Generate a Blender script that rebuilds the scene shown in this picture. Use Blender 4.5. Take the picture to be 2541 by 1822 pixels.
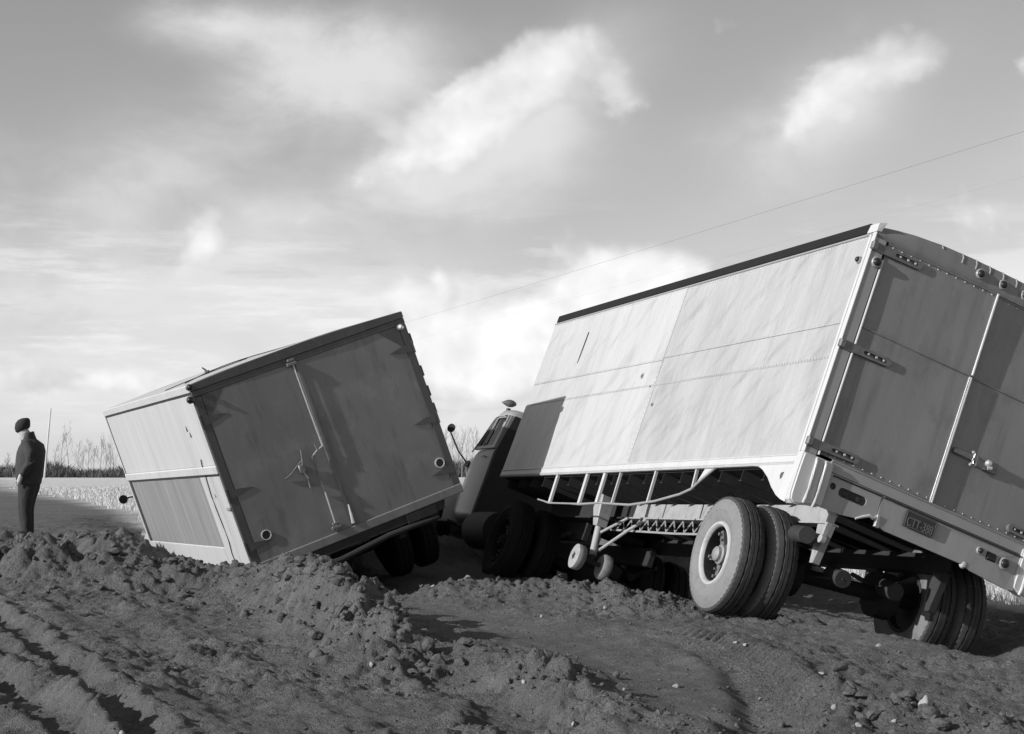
import bpy, bmesh, math, random
import numpy as np
from mathutils import Vector, Matrix, Quaternion
for o in list(bpy.data.objects): bpy.data.objects.remove(o, do_unlink=True)
S = bpy.context.scene
COL = S.collection
random.seed(7)
RNG = np.random.default_rng(11)
CAMZ = 1.2                                   # camera height above the road datum

# ------------------------------------------------------------------ camera
cam_d = bpy.data.cameras.new('camera'); cam = bpy.data.objects.new('camera', cam_d); COL.objects.link(cam)
cam_d.sensor_fit = 'HORIZONTAL'; cam_d.sensor_width = 36.0; cam_d.lens = 60.92
cam_d.clip_start = 0.1; cam_d.clip_end = 6000
cam.location = (0, 0, CAMZ); cam.rotation_euler = (math.radians(90 + 3.473), 0, 0)
S.camera = cam

# ------------------------------------------------------------------ sun
SUN = Vector((0.815, 0.426, -0.394)).normalized()      # direction the light travels
sd = bpy.data.lights.new('sun', 'SUN'); sd.energy = 5.0; sd.angle = math.radians(0.55); sd.color = (1.0, 1.0, 1.0)
so = bpy.data.objects.new('sun', sd); COL.objects.link(so)
so.rotation_euler = SUN.to_track_quat('-Z', 'Y').to_euler(); so.location = (-20, -10, 15)
S.view_settings.view_transform = 'Standard'; S.view_settings.look = 'None'
S.view_settings.gamma = 1.0; S.view_settings.exposure = 0.0; S.view_settings.use_curve_mapping = False

# ------------------------------------------------------------------ world: grey sky with clouds
def build_world():
    w = bpy.data.worlds.new('World'); S.world = w; w.use_nodes = True
    nt = w.node_tree; nt.nodes.clear(); N = nt.nodes; LK = nt.links
    def m(op, a, b=None, c=None, clamp=False):
        n = N.new('ShaderNodeMath'); n.operation = op; n.use_clamp = clamp
        for i, v in enumerate((a, b, c)):
            if v is None: continue
            if isinstance(v, (int, float)): n.inputs[i].default_value = v
            else: LK.new(v, n.inputs[i])
        return n.outputs[0]
    tc = N.new('ShaderNodeTexCoord')
    sky = N.new('ShaderNodeTexSky'); sky.sky_type = 'NISHITA'; sky.sun_disc = False
    sky.sun_elevation = math.radians(23.2); sky.sun_rotation = math.atan2(-SUN.x, -SUN.y)
    sky.air_density = 1.0; sky.dust_density = 0.7; sky.ozone_density = 1.0
    bw = N.new('ShaderNodeRGBToBW'); LK.new(sky.outputs[0], bw.inputs[0])
    sep = N.new('ShaderNodeSeparateXYZ'); LK.new(tc.outputs['Generated'], sep.inputs[0])
    X, Y, Z = sep.outputs
    az = m('ARCTAN2', X, Y)
    el = m('ARCSINE', Z)
    def fbm(sx, sz, scale, detail, rough, off=(0, 0, 0), dist=0.0):
        mp = N.new('ShaderNodeMapping'); mp.inputs['Scale'].default_value = (sx, sx, sz); mp.inputs['Location'].default_value = off
        LK.new(tc.outputs['Generated'], mp.inputs['Vector'])
        t = N.new('ShaderNodeTexNoise'); t.inputs['Scale'].default_value = scale; t.inputs['Detail'].default_value = detail
        t.inputs['Roughness'].default_value = rough; t.inputs['Distortion'].default_value = dist
        LK.new(mp.outputs[0], t.inputs['Vector']); return t.outputs['Fac']
    def sstep(x, a, b):
        r = N.new('ShaderNodeMapRange'); r.interpolation_type = 'SMOOTHSTEP'; LK.new(x, r.inputs[0])
        r.inputs[1].default_value = a; r.inputs[2].default_value = b; return r.outputs[0]
    def mix(a, b, f):
        return m('ADD', m('MULTIPLY', a, m('SUBTRACT', 1.0, f)), m('MULTIPLY', b, f))
    n1 = fbm(1, 1.7, 9.0, 7, 0.58, dist=0.3)
    n2 = fbm(1, 2.2, 3.0, 5, 0.55, (3, 1, 2), 0.2)
    n3 = fbm(1, 1.2, 34.0, 6, 0.62, (1, 5, 2))
    F = 4300.0
    ae = N.new('ShaderNodeCombineXYZ')
    LK.new(m('ADD', az, m('MULTIPLY', m('SUBTRACT', n1, 0.5), 0.045)), ae.inputs[0]); LK.new(m('ADD', el, m('ADD', m('MULTIPLY', m('SUBTRACT', n3, 0.5), 0.014), m('MULTIPLY', m('SUBTRACT', n2, 0.5), 0.03))), ae.inputs[1])
    def blob(px, py, rx, ry, rot, wgt):
        mp = N.new('ShaderNodeMapping'); mp.vector_type = 'TEXTURE'; LK.new(ae.outputs[0], mp.inputs['Vector'])
        mp.inputs['Location'].default_value = (math.atan((px - 1270) / F), math.atan((1172 - py) / F), 0)
        mp.inputs['Rotation'].default_value = (0, 0, math.radians(rot)); mp.inputs['Scale'].default_value = (1.7 * rx / F, 1.7 * ry / F, 1)
        g = N.new('ShaderNodeTexGradient'); g.gradient_type = 'QUADRATIC_SPHERE'; LK.new(mp.outputs[0], g.inputs[0])
        return m('MULTIPLY', g.outputs['Fac'], wgt * 1.35)
    def total(lst):
        t = None
        for b in lst:
            k = blob(*b); t = k if t is None else m('ADD', t, k)
        return t
    soft = total(SOFT); hard = total(HARD)
    # billows: rounded cells at two sizes, read once in place and once a little nearer the sun for the shading
    def billow(dx, dy):
        v = N.new('ShaderNodeVectorMath'); v.operation = 'ADD'; LK.new(ae.outputs[0], v.inputs[0]); v.inputs[1].default_value = (dx, dy, 0)
        t = None
        for sc, wt in ((17.0, .42), (44.0, .20), (110.0, .08)):
            vo = N.new('ShaderNodeTexVoronoi'); vo.voronoi_dimensions = '2D'; vo.feature = 'SMOOTH_F1'; vo.inputs['Smoothness'].default_value = .6; vo.inputs['Scale'].default_value = sc; LK.new(v.outputs[0], vo.inputs['Vector'])
            k = m('MULTIPLY', vo.outputs['Distance'], wt); t = k if t is None else m('ADD', t, k)
        return t
    b0 = billow(0, 0); b1 = billow(-.006, .010)
    # the same kind of sky goes on all round outside the frame
    outm = sstep(m('MAXIMUM', m('ABSOLUTE', az), m('ADD', el, 0.03)), .31, .42)
    gen = m('MULTIPLY', m('MULTIPLY', m('SUBTRACT', n2, 0.52), 5.0, clamp=True), outm)
    soft = m('ADD', soft, m('MULTIPLY', gen, 0.6)); hard = m('ADD', hard, m('MULTIPLY', gen, 0.6))
    base = m('MULTIPLY', bw.outputs[0], SKYGAIN)
    hz = sstep(el, 0.16, -0.01)                     # pale air low over the land
    base = mix(base, 7.4, m('MULTIPLY', hz, 0.8))
    ms = sstep(m('MULTIPLY', soft, m('ADD', m('MULTIPLY', n1, 2.4), -0.35)), .03, .85)
    c1 = mix(base, 7.9, m('MULTIPLY', ms, 0.9))
    # thin layered banks low down
    st = fbm(1, 7.0, 7.0, 7, 0.62, (2, 2, 1)); band = m('MULTIPLY', sstep(el, 0.015, 0.05), sstep(el, 0.17, 0.09))
    c1 = mix(c1, 9.2, m('MULTIPLY', m('MULTIPLY', sstep(st, .50, .64), band), 0.7))
    c1 = mix(c1, 5.4, m('MULTIPLY', m('MULTIPLY', sstep(st, .46, .34), band), 0.6))
    body = m('SUBTRACT', m('ADD', hard, m('MULTIPLY', m('SUBTRACT', n1, 0.5), 0.35)), b0)
    body = m('ADD', body, m('MULTIPLY', m('SUBTRACT', n3, 0.5), 0.25))
    mh = sstep(body, CL0, CL1)
    relief = m('SUBTRACT', b1, b0)                 # > 0 on the side of a billow that faces the sun
    tone = m('ADD', m('ADD', 7.9, m('MULTIPLY', relief, 7.0)), m('MULTIPLY', sstep(body, .0, .7), 1.6))
    tone = m('ADD', tone, m('MULTIPLY', m('SUBTRACT', n1, 0.5), 4.5))
    low = sstep(el, 0.30, 0.06)
    tone = m('MINIMUM', m('MULTIPLY', tone, m('ADD', 0.86, m('MULTIPLY', low, 0.16))), 10.4)
    c2 = mix(c1, tone, m('MULTIPLY', mh, 0.92))
    bg = N.new('ShaderNodeBackground'); bg.inputs['Strength'].default_value = 0.1
    LK.new(c2, bg.inputs['Color'])
    out = N.new('ShaderNodeOutputWorld'); LK.new(bg.outputs[0], out.inputs['Surface'])
    S.cycles.max_bounces = 4; S.cycles.diffuse_bounces = 3; S.cycles.glossy_bounces = 2; w.cycles.sampling_method = 'MANUAL'; w.cycles.sample_map_resolution = 1024
SKYGAIN = 1.25; CL0, CL1 = -.11, .24
SOFT = [(900, 170, 290, 170, 10, .85), (1250, 330, 420, 170, 35, .30), (700, 570, 200, 50, 0, .0001), (560, 80, 240, 90, 0, .55), (1330, 300, 460, 190, 35, .5), (2080, 300, 420, 190, 35, .6), (520, 690, 230, 80, 0, .5), (150, 770, 480, 80, 0, .7), (720, 760, 420, 90, 0, .7), (250, 960, 560, 130, 0, 1.0), (1080, 830, 420, 200, 0, .7), (1150, 1010, 1000, 150, 0, 1.0), (2700, 330, 260, 140, 20, .5), (350, 480, 800, 330, 20, .45), (900, 520, 900, 120, 10, .3)]
HARD = [(1300, 190, 200, 110, 30, .80), (1150, 290, 220, 125, 40, .85), (1010, 390, 190, 95, 15, .75), (1400, 160, 80, 80, 0, .35), (1510, 190, 65, 75, 0, .55), (1560, 260, 150, 80, 30, .28), (2250, 175, 180, 75, 10, .62), (2060, 250, 170, 100, 40, .58), (2540, 200, 80, 80, 0, .5), (495, 615, 95, 105, 0, .85), (1640, 690, 190, 90, 0, 1.0), (1470, 735, 80, 110, 0, .8), (1340, 840, 330, 160, 15, 1.1), (1070, 770, 190, 90, 0, .75), (1130, 900, 420, 100, 0, .85), (180, 960, 380, 65, 0, .6), (2900, 620, 420, 140, 0, .9)]
build_world()

# ------------------------------------------------------------------ materials
MATS = {}
def mat(name, base, rough=0.6, metal=0.0, var=0.25, scale=(3, 3, 3), detail=6, fine=0.0, fscale=60, bump=0.0, bscale=(30, 30, 30), dirt=None, dirt_or_shading=None, spec=0.5, bdist=0.01):
    """grey procedural paint: base value, large blotches (var), fine speckle, bump; dirt=(value, amount, stretch)"""
    if name in MATS: return MATS[name]
    mt = bpy.data.materials.new(name); mt.use_nodes = True
    nt = mt.node_tree; N = nt.nodes; LK = nt.links; p = N['Principled BSDF']
    p.inputs['Roughness'].default_value = rough; p.inputs['Metallic'].default_value = metal
    p.inputs['Specular IOR Level'].default_value = spec
    tc = N.new('ShaderNodeTexCoord')
    def noise(sc, det, rg=0.55, rot=0):
        mp = N.new('ShaderNodeMapping'); mp.vector_type = 'POINT'; mp.inputs['Scale'].default_value = sc; src = tc.outputs['Object']
        if rot:
            m0 = N.new('ShaderNodeMapping'); m0.inputs['Rotation'].default_value = (math.radians(rot), 0, 0); LK.new(src, m0.inputs[0]); src = m0.outputs[0]
        LK.new(src, mp.inputs[0])
        t = N.new('ShaderNodeTexNoise'); t.inputs['Scale'].default_value = 1.0; t.inputs['Detail'].default_value = det; t.inputs['Roughness'].default_value = rg
        LK.new(mp.outputs[0], t.inputs['Vector']); return t.outputs['Fac']
    def mm(op, a, b, clamp=False):
        n = N.new('ShaderNodeMath'); n.operation = op; n.use_clamp = clamp
        for i, v in enumerate((a, b)):
            if isinstance(v, (int, float)): n.inputs[i].default_value = v
            else: LK.new(v, n.inputs[i])
        return n.outputs[0]
    val = mm('ADD', 1.0 - var, mm('MULTIPLY', noise(scale, detail), 2 * var))
    if fine: val = mm('MULTIPLY', val, mm('ADD', 1 - fine, mm('MULTIPLY', noise((fscale,) * 3, 3), 2 * fine)))
    val = mm('MULTIPLY', val, base)
    for dd in (dirt, dirt_or_shading):
        if not dd: continue
        dv, da, ds = dd[:3]
        k = mm('MULTIPLY', mm('SUBTRACT', noise(ds, 7, 0.65, dd[3] if len(dd) > 3 else 0), 0.52), 6.0, True)
        k = mm('MULTIPLY', k, da)
        val = mm('ADD', mm('MULTIPLY', val, mm('SUBTRACT', 1.0, k)), mm('MULTIPLY', k, dv))
    cb = N.new('ShaderNodeCombineColor')
    for i in range(3): LK.new(val, cb.inputs[i])
    LK.new(cb.outputs[0], p.inputs['Base Color'])
    if bump:
        b = N.new('ShaderNodeBump'); b.inputs['Strength'].default_value = bump; b.inputs['Distance'].default_value = bdist
        LK.new(noise(bscale, 5), b.inputs['Height']); LK.new(b.outputs[0], p.inputs['Normal'])
    MATS[name] = mt
    return mt
def glass_mat():
    if 'glass' in MATS: return MATS['glass']
    mt = bpy.data.materials.new('glass'); mt.use_nodes = True; N = mt.node_tree.nodes; LK = mt.node_tree.links
    N.clear(); o = N.new('ShaderNodeOutputMaterial'); t = N.new('ShaderNodeBsdfTransparent'); t.inputs[0].default_value = (.78, .78, .78, 1)
    g = N.new('ShaderNodeBsdfGlossy'); g.inputs['Roughness'].default_value = 0.06; x = N.new('ShaderNodeMixShader')
    f = N.new('ShaderNodeFresnel'); f.inputs[0].default_value = 1.5
    LK.new(f.outputs[0], x.inputs[0]); LK.new(t.outputs[0], x.inputs[1]); LK.new(g.outputs[0], x.inputs[2]); LK.new(x.outputs[0], o.inputs[0])
    MATS['glass'] = mt; return mt

# ------------------------------------------------------------------ mesh helpers
class B:
    """collects shapes into one bmesh, built as ONE object"""
    def __init__(s): s.bm = bmesh.new()
    def box(s, x0, x1, y0, y1, z0, z1, ch=0.0, M=None):
        xs, ys, zs = sorted((x0, x1)), sorted((y0, y1)), sorted((z0, z1))
        c = min(ch, .45 * (xs[1] - xs[0]), .45 * (ys[1] - ys[0]), .45 * (zs[1] - zs[0]))
        pts = []
        for i in (0, 1):
            for j in (0, 1):
                for k in (0, 1):
                    p = [xs[i], ys[j], zs[k]]
                    if c <= 0: pts.append(p)
                    else:
                        d = [1 - 2 * i, 1 - 2 * j, 1 - 2 * k]
                        for a in range(3):
                            pts.append([p[q] + (0 if q == a else d[q] * c) for q in range(3)])
        vs = [s.bm.verts.new(Vector(p) if M is None else M @ Vector(p)) for p in pts]
        r = bmesh.ops.convex_hull(s.bm, input=vs)
        return s
    def hull(s, pts):
        vs = [s.bm.verts.new(Vector(p)) for p in pts]; bmesh.ops.convex_hull(s.bm, input=vs); return s
    def tube(s, pts, r, n=8, cap=True):
        pts = [Vector(p) for p in pts]; rings = []
        rr = r if isinstance(r, (list, tuple)) else [r] * len(pts)
        up = Vector((0, 0, 1))
        for i, p in enumerate(pts):
            d = (pts[min(i + 1, len(pts) - 1)] - pts[max(i - 1, 0)]).normalized()
            a = d.cross(up)
            if a.length < 1e-3: a = d.cross(Vector((1, 0, 0)))
            a.normalize(); b = d.cross(a).normalized()
            rings.append([s.bm.verts.new(p + rr[i] * (math.cos(2 * math.pi * k / n) * a + math.sin(2 * math.pi * k / n) * b)) for k in range(n)])
        for i in range(len(rings) - 1):
            for k in range(n):
                s.bm.faces.new((rings[i][k], rings[i][(k + 1) % n], rings[i + 1][(k + 1) % n], rings[i + 1][k]))
        if cap: s.bm.faces.new(rings[0][::-1]); s.bm.faces.new(rings[-1])
        return s
    def lathe(s, prof, c, ax, n=32, close=False, mod=None):
        """prof: list of (along axis, radius)"""
        c = Vector(c); ax = Vector(ax).normalized(); a = ax.cross(Vector((0, 0, 1)))
        if a.length < 1e-3: a = ax.cross(Vector((0, 1, 0)))
        a.normalize(); b = ax.cross(a).normalized(); rings = []
        for q, (h, r) in enumerate(prof):
            ring = []
            for k in range(n):
                t = 2 * math.pi * k / n; hh, r2 = (h, r) if mod is None else mod(q, k, h, r)
                ring.append(s.bm.verts.new(c + ax * hh + r2 * (math.cos(t) * a + math.sin(t) * b)))
            rings.append(ring)
        m = len(rings)
        for i in range(m if close else m - 1):
            A, Bq = rings[i], rings[(i + 1) % m]
            for k in range(n): s.bm.faces.new((A[k], A[(k + 1) % n], Bq[(k + 1) % n], Bq[k]))
        if not close:
            for ring, q in ((rings[0], 0), (rings[-1], -1)):
                if prof[q][1] > 1e-4: s.bm.faces.new(ring if q == -1 else ring[::-1])
        return s
    def prism(s, poly, f0, f1, holes=()):
        """poly: 2-D outline; f0/f1 map (a,b) -> 3-D front/back point; holes cut through"""
        loops = [poly] + list(holes); fr, bk, ed = [], [], []
        for lp in loops:
            a = [s.bm.verts.new(Vector(f0(*p))) for p in lp]; b = [s.bm.verts.new(Vector(f1(*p))) for p in lp]
            n = len(lp)
            for k in range(n): s.bm.faces.new((a[k], a[(k + 1) % n], b[(k + 1) % n], b[k]))
            fr.append(a); bk.append(b)
        for side in (fr, bk):
            es = []
            for lp in side:
                for k in range(len(lp)):
                    e = s.bm.edges.get((lp[k], lp[(k + 1) % len(lp)])); es.append(e)
            bmesh.ops.triangle_fill(s.bm, use_beauty=True, use_dissolve=False, edges=es)
        return s
    def grid(s, f, nu, nv):
        vs = [[s.bm.verts.new(Vector(f(i / nu, j / nv))) for j in range(nv + 1)] for i in range(nu + 1)]
        for i in range(nu):
            for j in range(nv): s.bm.faces.new((vs[i][j], vs[i + 1][j], vs[i + 1][j + 1], vs[i][j + 1]))
        return s
    def loft(s, rings, cap=True):
        vv = [[s.bm.verts.new(Vector(p)) for p in r] for r in rings]; n = len(vv[0])
        for i in range(len(vv) - 1):
            for k in range(n): s.bm.faces.new((vv[i][k], vv[i][(k + 1) % n], vv[i + 1][(k + 1) % n], vv[i + 1][k]))
        if cap: s.bm.faces.new(vv[0][::-1]); s.bm.faces.new(vv[-1])
        return s
    def build(s, name, material, parent=None, smooth=False, off=None, angle=40):
        bmesh.ops.recalc_face_normals(s.bm, faces=s.bm.faces)
        me = bpy.data.meshes.new(name)
        if smooth:
            lim = math.radians(angle)
            for f in s.bm.faces: f.smooth = True
            for e in s.bm.edges:
                if len(e.link_faces) == 2 and e.calc_face_angle(0) > lim: e.smooth = False
        s.bm.to_mesh(me); s.bm.free()
        o = bpy.data.objects.new(name, me); COL.objects.link(o); me.materials.append(material)
        if parent is not None:
            o.parent = parent
            if off is not None: o.location = off
        return o
def rrect(cx, cy, w, h, r, n=4):
    pts = []
    for sx, sy, a0 in ((1, 1, 0), (-1, 1, 90), (-1, -1, 180), (1, -1, 270)):
        for k in range(n + 1):
            a = math.radians(a0 + 90 * k / n); pts.append((cx + sx * (w / 2 - r) + r * math.cos(a), cy + sy * (h / 2 - r) + r * math.sin(a)))
    return pts
def thing(name, label, cat, M, base, group=None):
    """Empty at the thing's base; M = rotation+origin of its own frame, base = local point of the base"""
    e = bpy.data.objects.new(name, None); COL.objects.link(e)
    e.matrix_world = M @ Matrix.Translation(base); e['label'] = label; e['category'] = cat
    e.empty_display_size = .3
    if group: e['group'] = group
    e['_b'] = list(base)
    return e
def P(b, name, material, root, smooth=False, angle=40, label=None):
    """part of a thing, modelled in the thing's own frame"""
    o = b.build(name, material, root, smooth, off=Vector([-q for q in root['_b']]), angle=angle)
    if label: o['label'] = label
    return o
def SP(b, name, material, part, smooth=False, angle=40):
    return b.build(name, material, part, smooth, angle=angle)
def tag(o, label, cat, group=None):
    o['label'] = label; o['category'] = cat
    if group: o['group'] = group
    return o
def frame(R, t):
    m = Matrix([list(r) for r in R]).to_4x4(); m.translation = Vector(t) + Vector((0, 0, CAMZ)); return m
def eulm(yaw, pitch, roll):
    return Matrix.Rotation(math.radians(yaw), 3, 'Z') @ Matrix.Rotation(math.radians(pitch), 3, 'X') @ Matrix.Rotation(math.radians(roll), 3, 'Y')
# ------------------------------------------------------------------ noise
_perm = RNG.permutation(512); _perm = np.concatenate([_perm, _perm, _perm])
_ga = RNG.uniform(0, 2 * np.pi, 512)
def perlin(x, y):
    xi = np.floor(x).astype(int); yi = np.floor(y).astype(int); xf = x - xi; yf = y - yi
    u = xf * xf * xf * (xf * (xf * 6 - 15) + 10); v = yf * yf * yf * (yf * (yf * 6 - 15) + 10)
    def g(ix, iy, dx, dy):
        h = _perm[(_perm[ix & 511] + iy) & 511]; a = _ga[h]; return np.cos(a) * dx + np.sin(a) * dy
    a = g(xi, yi, xf, yf); b = g(xi + 1, yi, xf - 1, yf); c = g(xi, yi + 1, xf, yf - 1); d = g(xi + 1, yi + 1, xf - 1, yf - 1)
    return (a + u * (b - a)) * (1 - v) + (c + u * (d - c)) * v
def fbm(x, y, f, oct=4, gain=.5):
    s = 0; a = 1
    for i in range(oct):
        s = s + a * perlin(x * f + 17.3 * i, y * f + 9.1 * i); f *= 2.03; a *= gain
    return s
def clods(x, y, size, thr=.55):
    """rounded lumps of random size on a jittered lattice; returns 0..1 dome height"""
    X = x / size; Y = y / size; xi = np.floor(X).astype(int); yi = np.floor(Y).astype(int); best = np.zeros_like(X)
    for dx in (-1, 0, 1):
        for dy in (-1, 0, 1):
            cx = xi + dx; cy = yi + dy
            h = _perm[(_perm[cx & 511] + cy) & 511]; h2 = _perm[(h + 91) & 511]; h3 = _perm[(h + 203) & 511]
            r = .25 + .5 * (h3 / 512.)
            d2 = ((X - cx - h / 512.) ** 2 + (Y - cy - h2 / 512.) ** 2) / (r * r)
            best = np.maximum(best, np.sqrt(np.clip(1 - d2, 0, 1)) * r * ((h ^ h2) / 512. > (1 - thr)))
    return best
def sstep(x, a, b):
    t = np.clip((x - a) / (b - a), 0, 1); return t * t * (3 - 2 * t)
def seg(x, y, pts):
    """distance to a polyline plus values interpolated along it; pts rows: x, y, values..."""
    pts = np.array(pts, float); bd = np.full(x.shape, 1e9); nv = pts.shape[1] - 2
    out = [np.zeros(x.shape) for _ in range(nv)]; side = np.zeros(x.shape); ln = np.zeros(x.shape); L0 = 0
    for a, b in zip(pts[:-1], pts[1:]):
        d = b[:2] - a[:2]; l2 = d @ d; t = np.clip(((x - a[0]) * d[0] + (y - a[1]) * d[1]) / l2, 0, 1)
        px = x - a[0] - t * d[0]; py = y - a[1] - t * d[1]; dist = np.sqrt(px * px + py * py); k = dist < bd
        bd = np.where(k, dist, bd); side = np.where(k, np.sign(d[0] * py - d[1] * px), side); ln = np.where(k, L0 + t * math.sqrt(l2), ln)
        for i in range(nv): out[i] = np.where(k, a[2 + i] + t * (b[2 + i] - a[2 + i]), out[i])
        L0 += math.sqrt(l2)
    return bd, side, ln, out

CQ, SQ = 0.949, 0.315                        # road runs 18.4 degrees left of the view axis
def qs(x, y): return x * CQ + y * SQ, -x * SQ + y * CQ

MOUND = [(-12, 20.5, .28, .8), (-8, 19.2, .28, .8), (-5.3, 17.7, .31, .7), (-4.3, 17.3, .36, .7), (-3.4, 17.1, .30, .65), (-2.75, 16.9, .27, .6), (-2.15, 15.9, .32, .48), (-1.65, 14.5, .36, .38), (-1.2, 12.9, .40, .31), (-.9, 11.9, .34, .26), (-.65, 11.0, .05, .25)]
HEAP = [(-9.5, 25.2, .10, .8), (-7.6, 23.6, .12, .8), (-6.2, 22.6, .16, .7), (-5.1, 22.2, .34, .5), (-4.7, 21.2, .30, .5)]
BERM = [(3.9, 20.0, .0, .6), (3.3, 21.8, .45, .6), (1.5, 27, .5, .8), (0, 32, .45, .9)]  # bank added to cover the bright gap under the trailer
UNDER = [(-2.6, 21.6, .40, .7), (-1.3, 21.9, .40, .7), (-.5, 22.6, .2, .6)]  # heap added so the ground behind the box truck's wheels stays dark
RIDGE = [(-1.6, 17.6, .0, .4), (-1.0, 17.2, .11, .5), (-.2, 16.9, .15, .55), (.7, 16.6, .13, .5), (1.25, 15.5, .09, .45), (1.45, 14.6, .02, .4), (2.6, 12.6, .0, .5)]
RIDGE2 = [(-.4, 12.1, .03, .4), (.05, 11.0, .10, .35), (.30, 10.0, .12, .3), (.62, 9.0, .12, .32), (1.0, 8.3, .10, .35), (1.5, 7.6, .06, .4)]
RUBBLE = [(1.55, 9.4, .07, .3), (1.9, 8.9, .13, .35), (2.3, 8.5, .10, .4), (3.0, 8.2, .04, .5)]
TREAD = [(.95, 13.4, .0), (1.42, 12.5, .05), (1.62, 11.3, .08), (1.62, 10.2, .09), (1.52, 9.2, .08), (1.30, 8.3, .05), (1.0, 7.4, 0)]
RUTS = [([(-6.5, 20.5), (-4.9, 15.9), (-3.7, 13.2), (-2.75, 11.0), (-1.9, 8.9), (-1.3, 7.2)], .07, .10),
        ([(-4.6, 13.5), (-3.4, 11.2), (-2.65, 9.7), (-1.95, 8.2), (-1.5, 7.0)], .09, .11),
        ([(-3.9, 15.6), (-2.9, 13.2), (-2.2, 11.5), (-1.2, 9.0), (-.4, 7.0)], .035, .22),
        ([(-.55, 11.2), (-.1, 9.7), (.15, 8.6), (.35, 7.4)], .06, .18),
        ([(1.1, 17.5), (2.3, 12.5), (3.4, 8.0)], .02, .3)]
def height(x, y, fine=True):
    q, s = qs(x, y)
    z = -.08 + .10 * sstep(y, 9, 14) + .22 * sstep(s, 21, 30) * (1 - sstep(q, 2.2, 3.6) * (1 - sstep(s, 30, 40)))
    z = z + .12 * sstep(-x, 3.5, 7) * sstep(y, 14, 20)
    drop = sstep(q, 6.4, 7.9)                                   # ground falls away under the trailer's right wheels
    z = z - drop * (.30 - .10 * sstep(q, 9.2, 10.2)) * (1 - sstep(s, 28, 40)) - .50 * sstep(q, 10.6, 13.0) * (1 - sstep(s, 45, 110)) * sstep(s, 9, 13)
    near = 1 - sstep(np.hypot(x, y - 14), 14, 30)
    z = z + near * (.05 * fbm(x, y, .35, 3) + .02 * fbm(x, y, 1.3, 3))
    # sunk wheels: deep soft hole under the box truck's left side, ruts under the trailer's right wheels
    for cx, cy, rx, ry, dep, ang in ((-2.75, 20.6, .75, 3.2, .55, 22.8), (3.62, 15.5, .55, 2.6, .17, 18.4), (-.2, 18.3, 1.5, .9, .10, 0), (-4.25, 17.75, .62, .30, .42, -8), (-3.1, 16.5, .35, .2, .2, 0)):
        c, sn = math.cos(math.radians(ang)), math.sin(math.radians(ang)); dx = x - cx; dy = y - cy
        a = (dx * c + dy * sn) / rx; b = (-dx * sn + dy * c) / ry; z = z - dep * np.exp(-(a ** 4 + b ** 4))
    # grass bank beyond the trailer's rear right corner
    z = z + .10 * np.exp(-((x - 4.9) / .7) ** 2 - ((y - 14.6) / .8) ** 2)
    lump = .22 + .55 * np.clip(fbm(x + 3, y + 8, .55, 3) * 1.6, 0, 1)
    edge = np.exp(-((x + 4.2) / 1.6) ** 2) * (1 - sstep(y, 10.5, 13)); lump = np.maximum(lump, .55 * edge)
    wx = x + .16 * fbm(x, y, 1.1, 3); wy = y + .16 * fbm(x + 40, y, 1.1, 3); mod_ = 1 + .5 * fbm(x, y + 30, 1.7, 3)
    for pl, k in ((MOUND, 1.25), (HEAP, 1.2), (UNDER, .8), (BERM, .6), (RIDGE, 1.0), (RIDGE2, 1.0), (RUBBLE, 1.3)):
        d, sd_, ln, (h, w) = seg(wx, wy, pl)
        g = np.exp(-(d / w) ** 2); z = z + h * g * mod_; lump = np.maximum(lump, k * np.exp(-(d / (w * 1.35)) ** 2) * sstep(h, 0, .06))
    wx = x + .07 * fbm(x, y, 1.9, 5, .6); wy = y + .07 * fbm(x + 40, y, 1.9, 5, .6); r1 = .75 + .6 * fbm(x, y, 1.2, 2); r2 = 1 + fbm(x, y, 3, 3)
    for pl, dep, w in RUTS:
        d, sd_, ln, _ = seg(wx, wy, pl)
        lump = np.maximum(lump, .55 * np.exp(-((d - 1.6 * w) / (1.3 * w)) ** 2) * (dep > .05)); z = z - dep * r1 * np.exp(-(d / w) ** 4) * near + .5 * dep * np.exp(-((d - 1.7 * w) / (.6 * w)) ** 2) * near * r2
    # curved tyre print with lugs
    wx = x + .02 * fbm(x, y, 2.5, 2)
    d, sd_, ln, (h,) = seg(wx, y, TREAD)
    a = d * sd_                                                  # + = left of travel
    z = z - h * np.exp(-((a + .12) / .20) ** 4) + .6 * h * np.exp(-((a - .18) / .10) ** 2)
    lug = np.sin((ln + .5 * np.abs(a)) * 2 * math.pi / .10)
    tm = np.exp(-((a + .02) / .19) ** 4) * sstep(h, .01, .05); lump = lump * (1 - .9 * tm); z = z + .030 * np.clip(lug * 2, -1, 1) * tm
    # smooth drive lane right of the ruts
    d, sd_, ln, _ = seg(x, y, [(-1.2, 16.2), (.5, 12.6), (1.0, 10.6), (1.1, 8.6), (1.0, 7)])
    lane = np.exp(-(d / .42) ** 4); z = z - .045 * lane; lump = lump * (1 - .75 * lane)
    if not fine: return z
    lump = np.clip(lump, 0, 1.8) * near
    rough = .35 + .65 * np.clip(.5 + 1.3 * fbm(x + 7, y, .8, 3), 0, 1)
    wx = x + .05 * fbm(x, y, 4, 3); wy = y + .05 * fbm(x + 31, y, 4, 3)
    bil = lambda f, o: np.abs(perlin(wx * f + o, wy * f - o))            # rounded lumps parted by creases
    z = z + lump * rough * (.16 * bil(1.4, 6) * (lump > .9) + .15 * bil(2.6, 3) + .11 * bil(5.5, 8) + .085 * bil(11, 5) + .05 * bil(23, 1) - .09)
    def slab(f, o):                                                   # torn slabs: flat tops, steep broken edges
        t = fbm(wx + o, wy - o, f, 4, .55) * 3.2; k = np.floor(t); return (k + sstep(t - k, .72, 1.0)) / 3.2
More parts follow.
